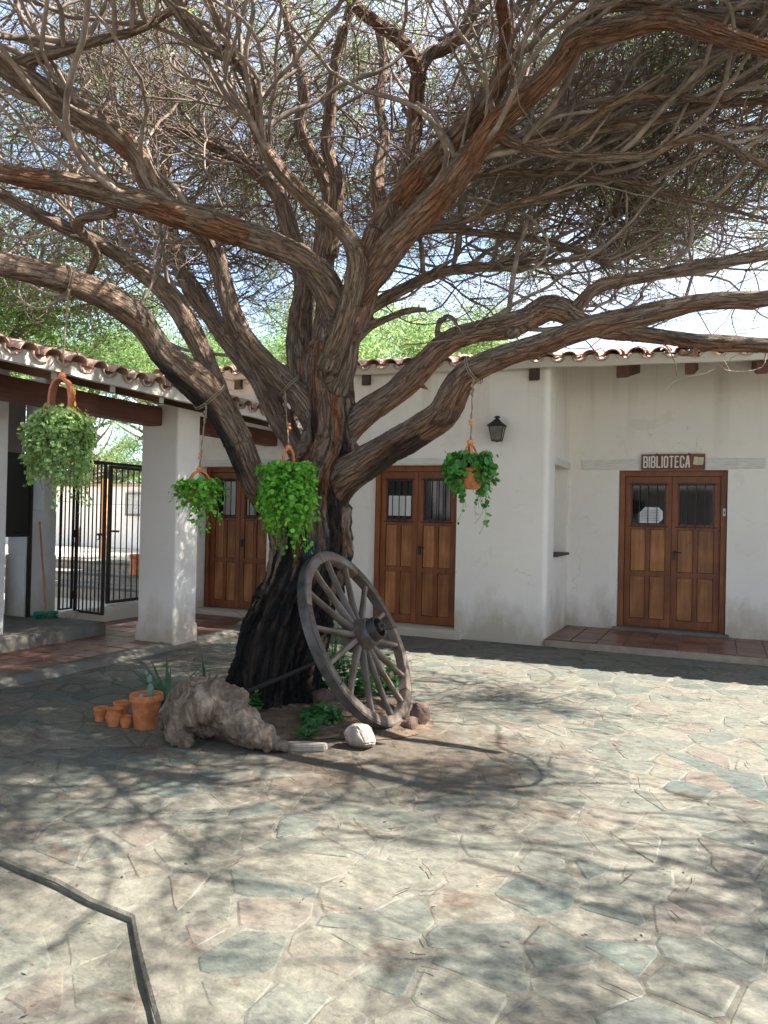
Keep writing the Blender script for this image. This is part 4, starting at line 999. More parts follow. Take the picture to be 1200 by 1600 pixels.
disp = flute*1.3+(.026*big+.003)*np.clip(f1, -1, 1)*np.where(isT, 1.25, .8)+.006*f2*big+.03*big*lump*np.where(isT, .8, .6)
disp -= .55*disp.mean()+.004; V2 = V+NR*disp[:, None]
# char and bared wood (marks left by an old fire, where they are on the tree)
nz = fbm(V*2.2, 3, 20); nz2 = fbm(np.c_[ca*3, sa*3, s*1.2], 3, 31)
PXv = 0
side = ((V-tb)*rt).sum(1)                                             # across the trunk
nzv = fbm(np.c_[ca*3.2, sa*3.2, s*.55], 3, 57)
char = np.clip((1.42-V[:, 2]+nz*.7+nzv*2.6-np.clip(side, -.2, .5)*.9)/.16, 0, 1)*isT
char = np.maximum(char, np.clip((nzv-.22)/.08, 0, 1)*isT*np.clip((2.7-V[:, 2])/.4, 0, .9))
la = keys.index('a'); char = np.maximum(char, np.clip((.15-ru[:, 2]+nz*.3-.55)/.15, 0, 1)*(li == la)*np.clip((s-.8+nz*.9)/.3, 0, 1)*np.clip((2.1-s+nz*.9)/.3, 0, 1)*.85)
char = np.maximum(char, np.clip((.105-np.linalg.norm(V-kn, axis=1))/.05, 0, 1))
low = keys.index('o'); char = np.maximum(char, np.clip((-.35-ru[:, 2]+nz*.6)/.25, 0, .8)*(li == low)*(s < 1.1))
char *= 1-.15*np.clip((fbm(np.c_[ca*5, sa*5, s*.9], 3, 71)-.10)/.12, 0, 1)
red = np.clip((nz2-.04)/.16, 0, 1)*isT*np.clip((V[:, 2]-.95)/.4, 0, 1)*.85
red = np.maximum(red, np.clip((fbm(V*3.1, 3, 44)-.10)/.1, 0, 1)*np.isin(li, [keys.index(q) for q in ('e', 'f', 'l', 'k')])*.75)
red = np.maximum(red, np.isin(li, [keys.index(q) for q in ('k', 'l', 'm', 'o', 'p')])*np.clip(-ru[:, 2]*.5+nz*.5+.12, 0, .55))
pr = W(488, 856, d=6.08); resin = np.clip((.11-np.linalg.norm((V-pr)*[1, 1, .8], axis=1)+fbm(V*16, 2, 5)*.05)/.05, 0, 1)*isT  # resin patch; its bluish shine is painted into the bark colour
tree = empty('mesquite_tree', tuple(np.r_[tb[:2], 0]), label='huge old spreading mesquite with charred trunk and twisting limbs in the middle of the court', cat='tree')
tp = np.array(tree.location)
fl = li[Q[:, 0]]
def main_island(q):
    ids, inv = np.unique(q.ravel(), return_inverse=True); inv = inv.reshape(-1, 4); lab = np.arange(len(ids))
    while True:
        m = lab[inv].min(1); new = lab.copy(); np.minimum.at(new, inv.ravel(), np.repeat(m, 4)); new = new[new]
        if (new == lab).all(): break
        lab = new
    f = lab[inv[:, 0]]; u_, c_ = np.unique(f, return_counts=True); stray.append(q[f != u_[c_.argmax()]]); return q[f == u_[c_.argmax()]]
stray = []
names = {0: 'trunk'}
for i, k in enumerate(keys):
    q = Q[fl == i]
    if not len(q): continue
    q = main_island(q)
    ids, inv = np.unique(q.ravel(), return_inverse=True)
    me = np_mesh('trunk' if i == 0 else 'limb', V2[ids]-tp, [inv.reshape(-1, 4)], True)
    a = me.attributes.new('bark_co', 'FLOAT_VECTOR', 'POINT'); a.data.foreach_set('vector', co[ids].astype(np.float32).ravel())
    a = me.attributes.new('bark_mix', 'FLOAT_VECTOR', 'POINT'); a.data.foreach_set('vector', np.c_[char[ids], red[ids], resin[ids]].astype(np.float32).ravel())
    obj('trunk' if i == 0 else 'limb', me, M['bark'], tree)

# scraps between neighbouring limbs belong to the limb fork
stray = [q for q in stray if len(q)]
if stray:
    q = np.concatenate(stray); ids, inv = np.unique(q.ravel(), return_inverse=True); me = np_mesh('fork_scraps', V2[ids]-tp, [inv.reshape(-1, 4)], True)
    a = me.attributes.new('bark_co', 'FLOAT_VECTOR', 'POINT'); a.data.foreach_set('vector', co[ids].astype(np.float32).ravel())
    a = me.attributes.new('bark_mix', 'FLOAT_VECTOR', 'POINT'); a.data.foreach_set('vector', np.c_[char[ids], red[ids], resin[ids]].astype(np.float32).ravel())
    obj('limb_fork', me, M['bark'], tree, kind='stuff')
# ---- branches and twigs, each generation growing from the one before
AX = np.array([-3.05, 5.6])
def shell(P):        # height of the crown at a distance from the trunk
    r = np.hypot(P[..., 0]-AX[0], P[..., 1]-AX[1]); return 7.1-.043*r**2
def grow(P0, D0, L, K, wob, r0, r1, shell_w=0, droop=0, seed=0):
    g = np.random.default_rng(seed); n = len(P0); P = np.empty((n, K, 3)); P[:, 0] = P0; D = D0/np.linalg.norm(D0, axis=1, keepdims=True)
    st = (L/(K-1))[:, None]; cur = g.normal(0, 1, (n, 3))
    for j in range(1, K):
        cur = cur*.25+g.normal(0, .97, (n, 3)); D = D+cur*wob*[1, 1, .7]
        if np.any(shell_w):
            dz = shell(P[:, j-1])-P[:, j-1, 2]; D[:, 2] += np.clip(dz*shell_w, -.35, .35)
        D[:, 2] -= droop; D /= np.linalg.norm(D, axis=1, keepdims=True); P[:, j] = P[:, j-1]+D*st
    Rr = np.linspace(0, 1, K)[None]; Rr = r0[:, None]*(1-Rr)+r1*Rr
    return P, Rr
def spawn(P, n, lo=.25, seed=0, weights=None):
    g = np.random.default_rng(seed); m, K, _ = P.shape; i = g.choice(m, n, p=weights); t = g.uniform(lo, 1, n)*(K-1); j = np.minimum(t.astype(int), K-2); f = (t-j)[:, None]
    p = P[i, j]*(1-f)+P[i, j+1]*f; T = P[i, j+1]-P[i, j]; T /= np.linalg.norm(T, axis=1, keepdims=True); return i, p, T, t/(K-1)
def clear_of(P, under=.93):     # nothing grows into the camera's head height or through the roofs
    m = P.mean(1) if P.ndim == 3 else P; tip = P[:, -1] if P.ndim == 3 else P
    d = np.linalg.norm(tip-EYE, axis=1); ok = (d > 1.7) & (np.linalg.norm(m-EYE, axis=1) > 1.7)
    zr = np.where(tip[:, 0] < -5.0, np.where(tip[:, 1] < 9.6, 2.95+SL*(-5.2-tip[:, 0]), 0), 2.3)
    zr = np.maximum(zr, np.where(tip[:, 1] > 9.2, 3.8+SL*(tip[:, 1]-9.4), 0)); sx_, sy_ = tip[:, 0]-.78*tip[:, 2], tip[:, 1]-.31*tip[:, 2]   # crown thinned by where its shadow lands, so that sun reaches the ground in front of the building
    gap = (sy_ > 7.25) & (sx_ > -3.0) & (_h(np.arange(len(tip)), np.arange(len(tip))*7, np.arange(len(tip))*3) < .9)
    # the underside of the crown: nothing but the odd fine twig hangs below the big limbs on the near side
    dn = (tip-EYE)@np.array([-math.sin(YAW), math.cos(YAW), 0]); hh_ = _h(np.arange(len(tip))*5, np.arange(len(tip)), np.arange(len(tip))*2)
    lowside = (dn < 5.6) & (np.minimum(m[:, 2], tip[:, 2]) < 4.45+.0*dn) & (hh_ < under)
    return ok & (tip[:, 2] > zr) & ~gap & ~lowside
src = []
for i, k in enumerate(keys):
    P, s_ = PL[k]; r_ = np.hypot(P[:, 0]-AX[0], P[:, 1]-AX[1]); T = np.gradient(P[:, :3], axis=0)
    for j in range(0, len(P), 3):
        if (r_[j] > .9 and P[j, 2] > 2.6) and k != 'u': src.append(np.r_[P[j, :3], T[j]/np.linalg.norm(T[j]), P[j, 3]])
src = np.array(src); g = np.random.default_rng(21)
bx_ = np.floor(src[:, 0]/.8).astype(int)*1000+np.floor(src[:, 1]/.8).astype(int); _, iv, ct = np.unique(bx_, return_inverse=True, return_counts=True)
wt = np.where(src[:, 2] > 3.0, 1., .25)/ct[iv]**.75; wt /= wt.sum()
N1 = 360; ix = g.choice(len(src), N1, p=wt); S = src[ix]
out_ = np.c_[S[:, 0]-AX[0], S[:, 1]-AX[1], np.zeros(N1)]; out_ /= np.linalg.norm(out_, axis=1, keepdims=True)
# limb tips go on as branches
D = S[:, 3:6]*.6+out_*.8+g.normal(0, .5, (N1, 3))*[1, 1, .6]+[0, 0, .25]
P1, R1 = grow(S[:, :3], D, g.uniform(1.4, 3.4, N1), 20, .23, np.minimum(S[:, 6]*.55, g.uniform(.010, .026, N1)), .005, shell_w=.035, seed=22)
# reaching branches of the outer crown, so that the far side and the side toward the viewer are roofed too
N1b = 250; a = g.uniform(0, 6.283, N1b); rr0 = g.uniform(.6, 4.5, N1b); Pb = np.c_[AX[0]+rr0*np.cos(a), AX[1]+rr0*np.sin(a), np.zeros(N1b)]; Pb[:, 2] = shell(Pb)-g.uniform(.1, 1.0, N1b)
P1b, R1b = grow(Pb, np.c_[np.cos(a), np.sin(a), np.full(N1b, .1)]+g.normal(0, .25, (N1b, 3)), g.uniform(3.2, 5.2, N1b), 20, .21, g.uniform(.009, .019, N1b), .005, shell_w=.10, seed=23)
# and through the middle of the crown behind the trunk
N1c = 230; a = math.pi/2-YAW*-1+g.normal(0, .95, N1c); rr0 = g.uniform(.5, 3.0, N1c); Pc = np.c_[AX[0]+rr0*np.cos(a), AX[1]+rr0*np.sin(a), g.uniform(4.0, 6.0, N1c)]
P1c, R1c = grow(Pc, np.c_[np.cos(a), np.sin(a), np.full(N1c, .12)]+g.normal(0, .45, (N1c, 3)), g.uniform(1.6, 3.6, N1c), 20, .23, g.uniform(.007, .015, N1c), .005, shell_w=.03, seed=24)
# the wide spread toward the open side of the court, mostly out of view, added to throw the dappled shade over the paving
N1d = 190; Pd = np.c_[g.uniform(-3.0, 5.5, N1d), g.uniform(-.5, 6.0, N1d), np.zeros(N1d)]; od = Pd-np.r_[AX, 0]; od[:, 2] = 0; od /= np.linalg.norm(od, axis=1, keepdims=True); Pd[:, 2] = g.uniform(4.75, 5.6, N1d)
P1d, R1d = grow(Pd, od+g.normal(0, .4, (N1d, 3))*[1, 1, .2], g.uniform(1.2, 2.8, N1d), 20, .20, g.uniform(.009, .018, N1d), .005, shell_w=0., seed=25); P1d[:, :, 2] = np.maximum(P1d[:, :, 2], 4.5)
# low drooping skirt of the crown over the library side and over the porch
N1e = 120; q_ = np.where(np.arange(N1e) < 84, 1, 0); Pe = np.array([W(g.uniform(690, 1240), g.uniform(215, 440), d=g.uniform(5.9, 8.6)) if k else W(g.uniform(-60, 420), g.uniform(250, 440), d=g.uniform(6.4, 9.0)) for k in q_])
oe = Pe-np.r_[AX, 0]; oe[:, 2] = 0; oe /= np.linalg.norm(oe, axis=1, keepdims=True); oe[q_ == 1] = oe[q_ == 1]*.6+rt*.6
P1e, R1e = grow(Pe, oe+g.normal(0, .3, (N1e, 3))+[0, 0, .02], g.uniform(1.3, 2.6, N1e), 20, .20, g.uniform(.007, .015, N1e), .004, shell_w=0., droop=.02, seed=26)
P1 = np.concatenate([P1, P1b, P1c, P1d, P1e]); R1 = np.concatenate([R1, R1b, R1c, R1d, R1e]); ok = clear_of(P1, 1.) & (np.linalg.norm(P1-EYE, axis=2).min(1) > 3.3); P1, R1 = P1[ok], R1[ok]
def gen(Pp, n, Lr, K, wob, r0, r1, seed, spread=.9, lo=.15, shell_w=.04, droop=0., fan=.35, clump=1.35, th=-.06):
    i, p, T, t = spawn(Pp, n, lo, seed); g = np.random.default_rng(seed+1)
    o_ = p-np.r_[AX, 0]; o_[:, 2] = 0; o_ /= np.linalg.norm(o_, axis=1, keepdims=True)+1e-6; D = T*.7+o_*fan+g.normal(0, spread, (n, 3))*[1, 1, .55]
    P, Rr = grow(p, D, g.uniform(*Lr, n), K, wob, g.uniform(*r0, n), r1, shell_w, droop, seed+2); ok = clear_of(P)
    if clump: ok &= fbm(P.mean(1)*[clump, clump, clump*1.3], 2, 91) > th
    return P[ok], Rr[ok]
P2, R2 = gen(P1, 8600, (.6, 1.7), 9, .26, (.0038, .0085), .0025, 31, droop=.01)
ok = np.linalg.norm(P2-EYE, axis=2).min(1) > 2.6; P2, R2 = P2[ok], R2[ok]
P3, R3 = gen(P2, 50000, (.3, .95), 6, .36, (.0020, .0042), .0012, 41, droop=.03, clump=2.3, th=.02)
ok = np.linalg.norm(P3-EYE, axis=2).min(1) > 2.5; P3, R3 = P3[ok], R3[ok]
P4, R4 = gen(P3, 98000, (.08, .28), 2, .30, (.0013, .0023), .0008, 51, shell_w=0., droop=.05)
def stuffmesh(name, P, Rr, k, mat):
    Vx, Qx = tubes(P, Rr, k); return obj(name, np_mesh(name, Vx-tp, [Qx], True), mat, tree, kind='stuff')
stuffmesh('branches', P1, R1, 6, M['twig']); stuffmesh('small_branches', P2, R2, 4, M['twig']); stuffmesh('twigs', P3, R3, 3, M['twig']); stuffmesh('fine_twigs', P4, R4, 3, M['twig'])
# feathery leaves: sprays of narrow leaflets along the outer twigs
def leaves(P, n, L, wd, seed, spread=.05):
    g = np.random.default_rng(seed); i = g.integers(0, len(P), n); j = g.integers(1, P.shape[1], n); c = P[i, j]+g.normal(0, spread, (n, 3))
    a = g.normal(0, 1, (n, 3))*[1, 1, .55]; a /= np.linalg.norm(a, axis=1, keepdims=True); b = np.cross(a, g.normal(0, 1, (n, 3))); b /= np.linalg.norm(b, axis=1, keepdims=True)
    l_ = (L*g.uniform(.6, 1.35, n))[:, None]; w_ = (wd*g.uniform(.7, 1.3, n))[:, None]
    Vx = np.stack([c+b*w_, c+a*l_, c-b*w_], 1).reshape(-1, 3); return Vx, np.arange(3*n).reshape(-1, 3)
zsh = P4[:, -1, 2]-shell(P4[:, -1]); rad_ = np.hypot(P4[:, -1, 0]-AX[0], P4[:, -1, 1]-AX[1])
wl = np.clip(.25+zsh*.7+(rad_-3)*.14, .05, 1); pick = rng.choice(len(P4), 60000, p=wl/wl.sum()); pick = pick[np.linalg.norm(P4[pick, -1]-EYE, axis=1) > 3.4]
pick = pick[fbm(P4[pick, -1]*[2.8, 2.8, 3.2], 2, 95) >.03]
Vx, Qx = leaves(P4[pick], 270000, .066, .0085, 61, .08)
obj('foliage', np_mesh('foliage', Vx-tp, [Qx]), M['leafA'], tree, kind='stuff')
print('tree', nv, sum(len(m.loops)-2*len(m.polygons) for m in bpy.data.meshes if m.users), len(P1), len(P2), len(P3), len(P4))

# ---- trees beyond the roofs and in the yard
def far_tree(base, h, rx, rz, nleaf, label, seed, leaf=.11, mat='leafB', lean=(0, 0)):
    nleaf = int(nleaf*1.35); leaf *= .86; g = np.random.default_rng(seed); base = np.array(base, float)
    t = empty('background_tree', base, label=label, cat='tree', group='green trees beyond the roofs')
    top = np.array([lean[0], lean[1], h*.55]); mt = MB()
    mt.tube([(0, 0, -.2), top*.4+[.15, .1, 0], top], [.22, .17, .11], 8); mt.build('trunk', M['twig'], t, smooth='all')
    n = 42; a = g.uniform(0, 6.28, n); D = np.c_[np.cos(a), np.sin(a), g.uniform(-.1, 1.1, n)]
    P0 = np.repeat(top[None], n, 0)*g.uniform(.7, 1, (n, 1))
    B1, r1 = grow(P0, D, g.uniform(.5, 1.1, n)*rx, 10, .14, np.full(n, .06), .015, seed=seed); 
    B2, r2 = (lambda x: gen(x, 320, (.4, 1.3), 7, .2, (.012, .02), .004, seed+5, shell_w=0, fan=0, clump=0))(B1+base); B2 = B2-base
    mt = np.concatenate([B1.reshape(-1, 3)]); V1, Q1 = tubes(B1, r1, 5); V2_, Q2 = tubes(B2, r2, 3)
    obj('branches', np_mesh('branches', np.r_[V1, V2_], [Q1, Q2+len(V1)], True), M['twig'], t, kind='stuff')
    # clumps of leaves round the branch ends
    cc = np.concatenate([B2[:, -1], B2[:, -3], B1[:, -1]]); m = len(cc); i = g.integers(0, m, nleaf); c = cc[i]+g.normal(0, 1, (nleaf, 3))*[rx*.10, rx*.10, rz*.10]
    a = g.normal(0, 1, (nleaf, 3)); a /= np.linalg.norm(a, axis=1, keepdims=True); b = np.cross(a, g.normal(0, 1, (nleaf, 3))); b /= np.linalg.norm(b, axis=1, keepdims=True)
    l_ = (leaf*g.uniform(.6, 1.4, nleaf))[:, None]; Vx = np.stack([c+b*l_*.16, c+a*l_, c-b*l_*.16], 1).reshape(-1, 3)
    obj('crown', np_mesh('crown', Vx, [np.arange(3*nleaf).reshape(-1, 3)]), M[mat], t, kind='stuff')
def at(px, d): p = W(px, 800, d=d); return (p[0], p[1], 0)
for k, (px, d, h, rx, n, lb, leaf) in enumerate((
    (620, 17.5, 7.2, 2.7, 26000, 'pale green feathery tree over the back roof just right of the trunk', .12),
    (500, 20, 8.0, 3.0, 16000, 'tall pale tree directly behind the mesquite trunk, beyond the roof', .13),
    (390, 24, 9.0, 3.4, 22000, 'green tree over the roof corner between the slanting left limbs', .12),
    (255, 24, 9.4, 3.4, 20000, 'green tree over the porch roof behind the lowest left limb', .12),
    (120, 23, 9.8, 3.6, 24000, 'dense green tree above the porch tiles behind the pale hanging planter', .11),
    (-60, 21, 9.2, 3.6, 20000, 'dense green tree over the porch roof at the left edge of the picture', .11),
    )):
    far_tree(at(px, d), h, rx, 2.2, n, lb, 100+k*10, leaf)
far_tree((-9.9, 7.5, 0), 8.2, 2.7, 2.0, 30000, 'dense dark green feathery tree rising right behind the porch roof on the left', 301, .085, 'leafA')
far_tree(at(165, 26), 4.8, 2.6, 1.6, 18000, 'low bright tree behind the yard wall seen through the gate opening', 201, .10, lean=(0, 0))
far_tree(at(120, 21), 5.6, 1.9, 1.3, 7000, 'small tree with thin dark branches hanging over the yard above the gate', 211, .07, lean=(.2, 0))
hg = np.random.default_rng(77); n = 16000; c = np.c_[hg.uniform(-26, -7, n), hg.normal(17.4, .5, n), 1.2+np.abs(hg.normal(0, .75, n))]
a = hg.normal(0, 1, (n, 3)); a /= np.linalg.norm(a, axis=1, keepdims=True); b = np.cross(a, hg.normal(0, 1, (n, 3))); b /= np.linalg.norm(b, axis=1, keepdims=True)
Vx = np.stack([c, c+a*.08+b*.04, c+a*.17, c+a*.08-b*.04], 1).reshape(-1, 3)
obj('shrubbery', np_mesh('shrubbery', Vx, [np.arange(4*n).reshape(-1, 4)]), M['leafB'], kind='stuff', label='bright green shrubbery growing behind the whitewashed yard wall', cat='shrubs')
#@@PART4
# ------------------------------------------------------------------ cart wheel leaning on the trunk
WC = np.array([-2.495, 5.21, .640]); WN = np.array([.887, .028, .461]); WN /= np.linalg.norm(WN); WR = .706
t1 = np.array([0, 1, 0.]); t1 -= WN*(t1@WN); t1 /= np.linalg.norm(t1); t2 = np.cross(WN, t1)
best = min((sum((a-b)**2 for a, b in zip(PXN(WC+.60*(math.cos(t)*t1+math.sin(t)*t2))[:2], (493, 980))), t) for t in np.linspace(0, 6.283, 720))
TH0 = best[1]
wheel = empty('cart_wheel', tuple(WC), label='large weathered wooden cart wheel leaning against the charred trunk', cat='cart wheel')
wheel.rotation_euler = Matrix((tuple(t1), tuple(t2), tuple(WN))).transposed().to_euler()
NS = 14
def arcseg(r0, r1, z0, z1, a0, a1, n, m=None):
    m = m or MB(); V = []; F = []
    for i in range(n+1):
        a = a0+(a1-a0)*i/n; c, s = math.cos(a), math.sin(a)
        V += [(r0*c, r0*s, z0), (r1*c, r1*s, z0), (r1*c, r1*s, z1), (r0*c, r0*s, z1)]
    for i in range(n):
        for k in range(4): F.append((i*4+k, i*4+(k+1) % 4, i*4+4+(k+1) % 4, i*4+4+k))
    F += [(0, 3, 2, 1), tuple(n*4+k for k in range(4))]; return m.add(V, F)
dA = 2*math.pi/7
for k in range(7):
    arcseg(.624, .694, -.038, .036, TH0-dA/4+k*dA+.004, TH0-dA/4+(k+1)*dA-.004, 14).build('felloe', M['wheel'], wheel, bevel=.004, jitter=.003)
arcseg(.6935, WR, -.034, .032, 0, 2*math.pi, 96).build('iron_tyre', M['rust'], wheel, smooth=True)
def spoke():
    m = MB(); V = []; F = []
    for x, w_, h_, z in ((.075, .026, .032, .012), (.16, .024, .029, .010), (.34, .019, .022, .006), (.52, .018, .020, .001), (.625, .021, .022, 0)):
        V += [(x, -w_, z-h_*.6), (x, -w_*.7, z-h_), (x, w_*.7, z-h_), (x, w_, z-h_*.6), (x, w_, z+h_*.5), (x, w_*.6, z+h_), (x, -w_*.6, z+h_), (x, -w_, z+h_*.5)]
    for j in range(4):
        for k in range(8): F.append((j*8+k, j*8+(k+1) % 8, j*8+8+(k+1) % 8, j*8+8+k))
    F += [tuple(range(8))[::-1], tuple(range(32, 40))]; return m.add(V, F).mesh('spoke', smooth=True)
sm = spoke(); sm.materials.append(M['wheel'])
for k in range(NS):
    o = obj('spoke', sm, None, wheel); o.rotation_euler = (random.gauss(0, .03), 0, TH0+k*2*math.pi/NS+random.gauss(0, .006))
hub = MB().lathe([(.0, -.10), (.085, -.10), (.098, -.07), (.118, -.03), (.124, .02), (.122, .07), (.110, .11), (.100, .128), (.094, .132)], 28).build('hub', M['wheel'], wheel, smooth=True)
MB().lathe([(.110, .104), (.1125, .108), (.1055, .124), (.102, .128)], 28).build('hub_band', M['rust'], hub, smooth=True)
MB().lathe([(.1225, -.035), (.1245, -.03), (.1265, -.012), (.1245, -.008)], 28).build('hub_band', M['rust'], hub, smooth=True)
MB().lathe([(.092, .12), (.090, .19), (.084, .198), (.074, .195), (.070, .145), (0, .14)], 26).build('hub_nose', M['iron'], hub, smooth=True)
ax_ = MB().lathe([(.0, .13), (.036, .14), (.036, .205), (.030, .212), (0, .214)], 8); ax_.lathe([(.014, .205), (.014, .24), (.0, .243)], 8); ax_.box((-.06, -.008, .175), (.06, .008, .19)); ax_.build('axle_nut', M['iron'], hub)

# ------------------------------------------------------------------ things at the foot of the tree
def blob(name, tubes_, mat, vox=.013, disp=.02, freq=7, label=None, cat=None, origin=None, group=None, ridge=0, seed=0):
    m = MB()
    for t in tubes_:
        P = catmull(np.array([np.r_[W(a, b, d=d), .5*w_*d/FPX] for a, b, w_, d in t]), .03); m.tube(P[:, :3], np.maximum(P[:, 3], .006), 12)
    tm = m.mesh('tmp', fix=False); o = bpy.data.objects.new('tmp', tm); link(o); r = o.modifiers.new('r', 'REMESH'); r.mode = 'VOXEL'; r.voxel_size = vox
    e = o.evaluated_get(bpy.context.evaluated_depsgraph_get()); me = e.to_mesh(); n = len(me.vertices); V = np.empty(n*3, np.float32); me.vertices.foreach_get('co', V); V = V.reshape(-1, 3).astype(float)
    NN = np.empty(n*3, np.float32); me.vertices.foreach_get('normal', NN); NN = NN.reshape(-1, 3); L = np.empty(len(me.loops), np.int32); me.loops.foreach_get('vertex_index', L); e.to_mesh_clear()
    bpy.data.objects.remove(o); bpy.data.meshes.remove(tm)
    D = disp*(fbm(V*freq, 4, seed)*1.6+ridge*(.5-np.abs(fbm(V*[freq*2.4, freq*2.4, freq*1.1], 2, seed+3))*2)); V = V+NN*D[:, None]; V[:, 2] = np.maximum(V[:, 2], .0)
    c = np.array([V[:, 0].mean(), V[:, 1].mean(), 0]) if origin is None else origin
    return obj(name, np_mesh(name, V-c, [L.reshape(-1, 4)], True), mat, None, loc=tuple(c), label=label, cat=cat, group=group)
blob('driftwood_stump', [
    [(262, 1142, 26, 5.25), (270, 1128, 44, 5.22), (285, 1112, 66, 5.2), (312, 1100, 84, 5.18), (342, 1104, 74, 5.12), (366, 1122, 62, 5.08), (388, 1140, 54, 5.02), (408, 1155, 40, 4.98), (432, 1164, 22, 4.96), (446, 1166, 10, 4.95)],
    [(290, 1112, 60, 5.15), (279, 1136, 44, 5.1), (284, 1155, 28, 5.05), (300, 1164, 14, 5.03)],
    [(382, 1132, 54, 5.02), (392, 1152, 44, 5.0), (404, 1170, 26, 4.98)],
    [(316, 1082, 36, 5.2), (322, 1074, 34, 5.2), (334, 1078, 30, 5.2)], [(350, 1090, 40, 5.1), (384, 1096, 22, 5.05)], [(330, 1120, 70, 5.2), (322, 1140, 40, 5.25)]],
    M['stump'], vox=.010, disp=.034, freq=7.5, ridge=.75, label='pale knotted driftwood stump lying in front of the charred trunk', cat='stump')
def rock(name, px, py, d, dims, mat, label, seed, z=None):
    g = np.random.default_rng(seed); bm = bmesh.new()
    for i in range(22):
        v = g.normal(0, 1, 3); v /= np.abs(v).max()**.6*np.linalg.norm(v)**.4; bm.verts.new(v*np.array(dims)*g.uniform(.85, 1.05))
    h = bmesh.ops.convex_hull(bm, input=bm.verts); bmesh.ops.delete(bm, geom=[v for v in bm.verts if not v.link_faces], context='VERTS')
    bmesh.ops.dissolve_limit(bm, angle_limit=R(16), verts=bm.verts, edges=bm.edges)
    bmesh.ops.bevel(bm, geom=list(bm.edges), offset=min(dims)*.10, segments=2, affect='EDGES', clamp_overlap=True)
    bmesh.ops.triangulate(bm, faces=bm.faces); bmesh.ops.subdivide_edges(bm, edges=[e for e in bm.edges if e.calc_length() > min(dims)*.3], cuts=2, use_grid_fill=True)
    for v in bm.verts:
        c = np.array(v.co); n_ = float(fbm(c/min(dims)*1.3+seed, 3, seed)); v.co += v.normal*n_*min(dims)*.14
    me = bpy.data.meshes.new(name); bm.to_mesh(me); bm.free(); me.polygons.foreach_set('use_smooth', np.ones(len(me.polygons), bool)); me.set_sharp_from_angle(angle=R(48))
    p = W(px, py, d=d) if z is None else W(px, py, z=z)
    zc = dims[2]*.8; return obj(name, me, mat, loc=(p[0], p[1], zc+ (0 if z is None else z)), label=label, cat='rock')
rock('white_rock', 562, 1150, 5.12, (.125, .085, .095), M['rock'], 'whitish angular rock wedged under the bottom of the cart wheel', 5)
rock('brown_rock', 655, 1106, 5.72, (.085, .07, .10), M['redrock'], 'dark brown broken rock, upper one behind the wheel rim', 8)
rock('brown_rock', 640, 1122, 5.58, (.06, .055, .055), M['redrock'], 'smaller rounded brown rock, lower one beside the wheel rim', 12)
rock('grey_rock', 384, 965, 10.3, (.12, .09, .07), M['rock'], 'small grey rock on the porch floor behind the trunk', 15)
rock('brown_rock', 505, 1068, 6.15, (.11, .09, .10), M['redrock'], 'dark rock in the bed right behind the trunk foot', 19)
p0 = W(474, 1168, z=.02); sl_ = MB().prism([(-.17, -.035), (-.10, -.055), (.05, -.045), (.155, -.03), (.165, .02), (.04, .045), (-.12, .04)], -.02, .028)
o = sl_.build('flat_stone', M['slab'], bevel=.008, jitter=.014, label='flat grey edging stone between the stump and the white rock', cat='stone'); o.location = p0; o.rotation_euler = (0, 0, R(20))
for (px, py, sx, lb) in ((424, 1168, .09, 'small buff edging stone touching the stump tip'),):
    o = MB().prism([(-sx, -.03), (sx*.5, -.045), (sx, 0), (sx*.3, .04), (-sx*.8, .03)], -.02, .03).build('edging_stone', M['slab'], bevel=.006, jitter=.006, label=lb, cat='stone'); o.location = W(px, py, z=.01)
ra, rb_ = W(377, 1084, d=5.55), W(497, 1034, d=5.95)
MB().tube([ra-rb_, (ra-rb_)*.5+[0, 0, -.006], rb_-rb_], [.017, .018, .015], 8).build('iron_rod', M['dark'], smooth=True, label='dark iron rod leaning from the driftwood stump to the trunk', cat='rod', loc=tuple(rb_))

# ---- pots
def pot(px, py, r, h, mat, label, z=0.0, rim=True, fill=True, name='clay_pot', belly=0):
    p = W(px, py, z=z); p = np.array([p[0], p[1], z]); root = empty(name, tuple(p), label=label, cat='pot')
    prof = [(r*.70, 0), (r*.72, .004)]
    if belly: prof += [(r*(.85+belly), h*.35), (r*(.95+belly), h*.55), (r*.88, h*.85), (r*.92, h*.93), (r*1.0, h)]
    else: prof += [(r*.93, h*.80), (r*.94, h*.81), (r*1.04, h*.82), (r*1.06, h*.97), (r*1.03, h)]
    prof += [(r*.90, h*.995), (r*.86, h*.85), (r*.8, h*.5), (0, h*.45)]
    MB().lathe(prof, 24).build('pot_body', mat, root, smooth=True)
    if fill: MB().lathe([(r*.85, h*.80), (r*.5, h*.86), (0, h*.87)], 14).build('potting_soil', M['soil'], root, smooth='all')
    return root, p
_, pp = pot(228, 1137, .113, .245, M['clay'], 'tall terracotta flowerpot with a small cactus, beside the stump')
pot(157, 1126, .052, .10, M['clay'], 'small reddish clay pot at the outer end of the little pots', name='small_clay_pot')
pot(179, 1134, .062, .125, M['clay'], 'round bellied clay pot, largest of the little pots', name='small_clay_pot', belly=.12, fill=False)
pot(197, 1137, .042, .085, M['clay'], 'tiny clay pot touching the tall terracotta flowerpot', name='small_clay_pot', belly=.1, fill=False)
pot(190, 1121, .060, .12, M['clay'], 'low wide clay pot standing behind the other little pots', name='small_clay_pot')
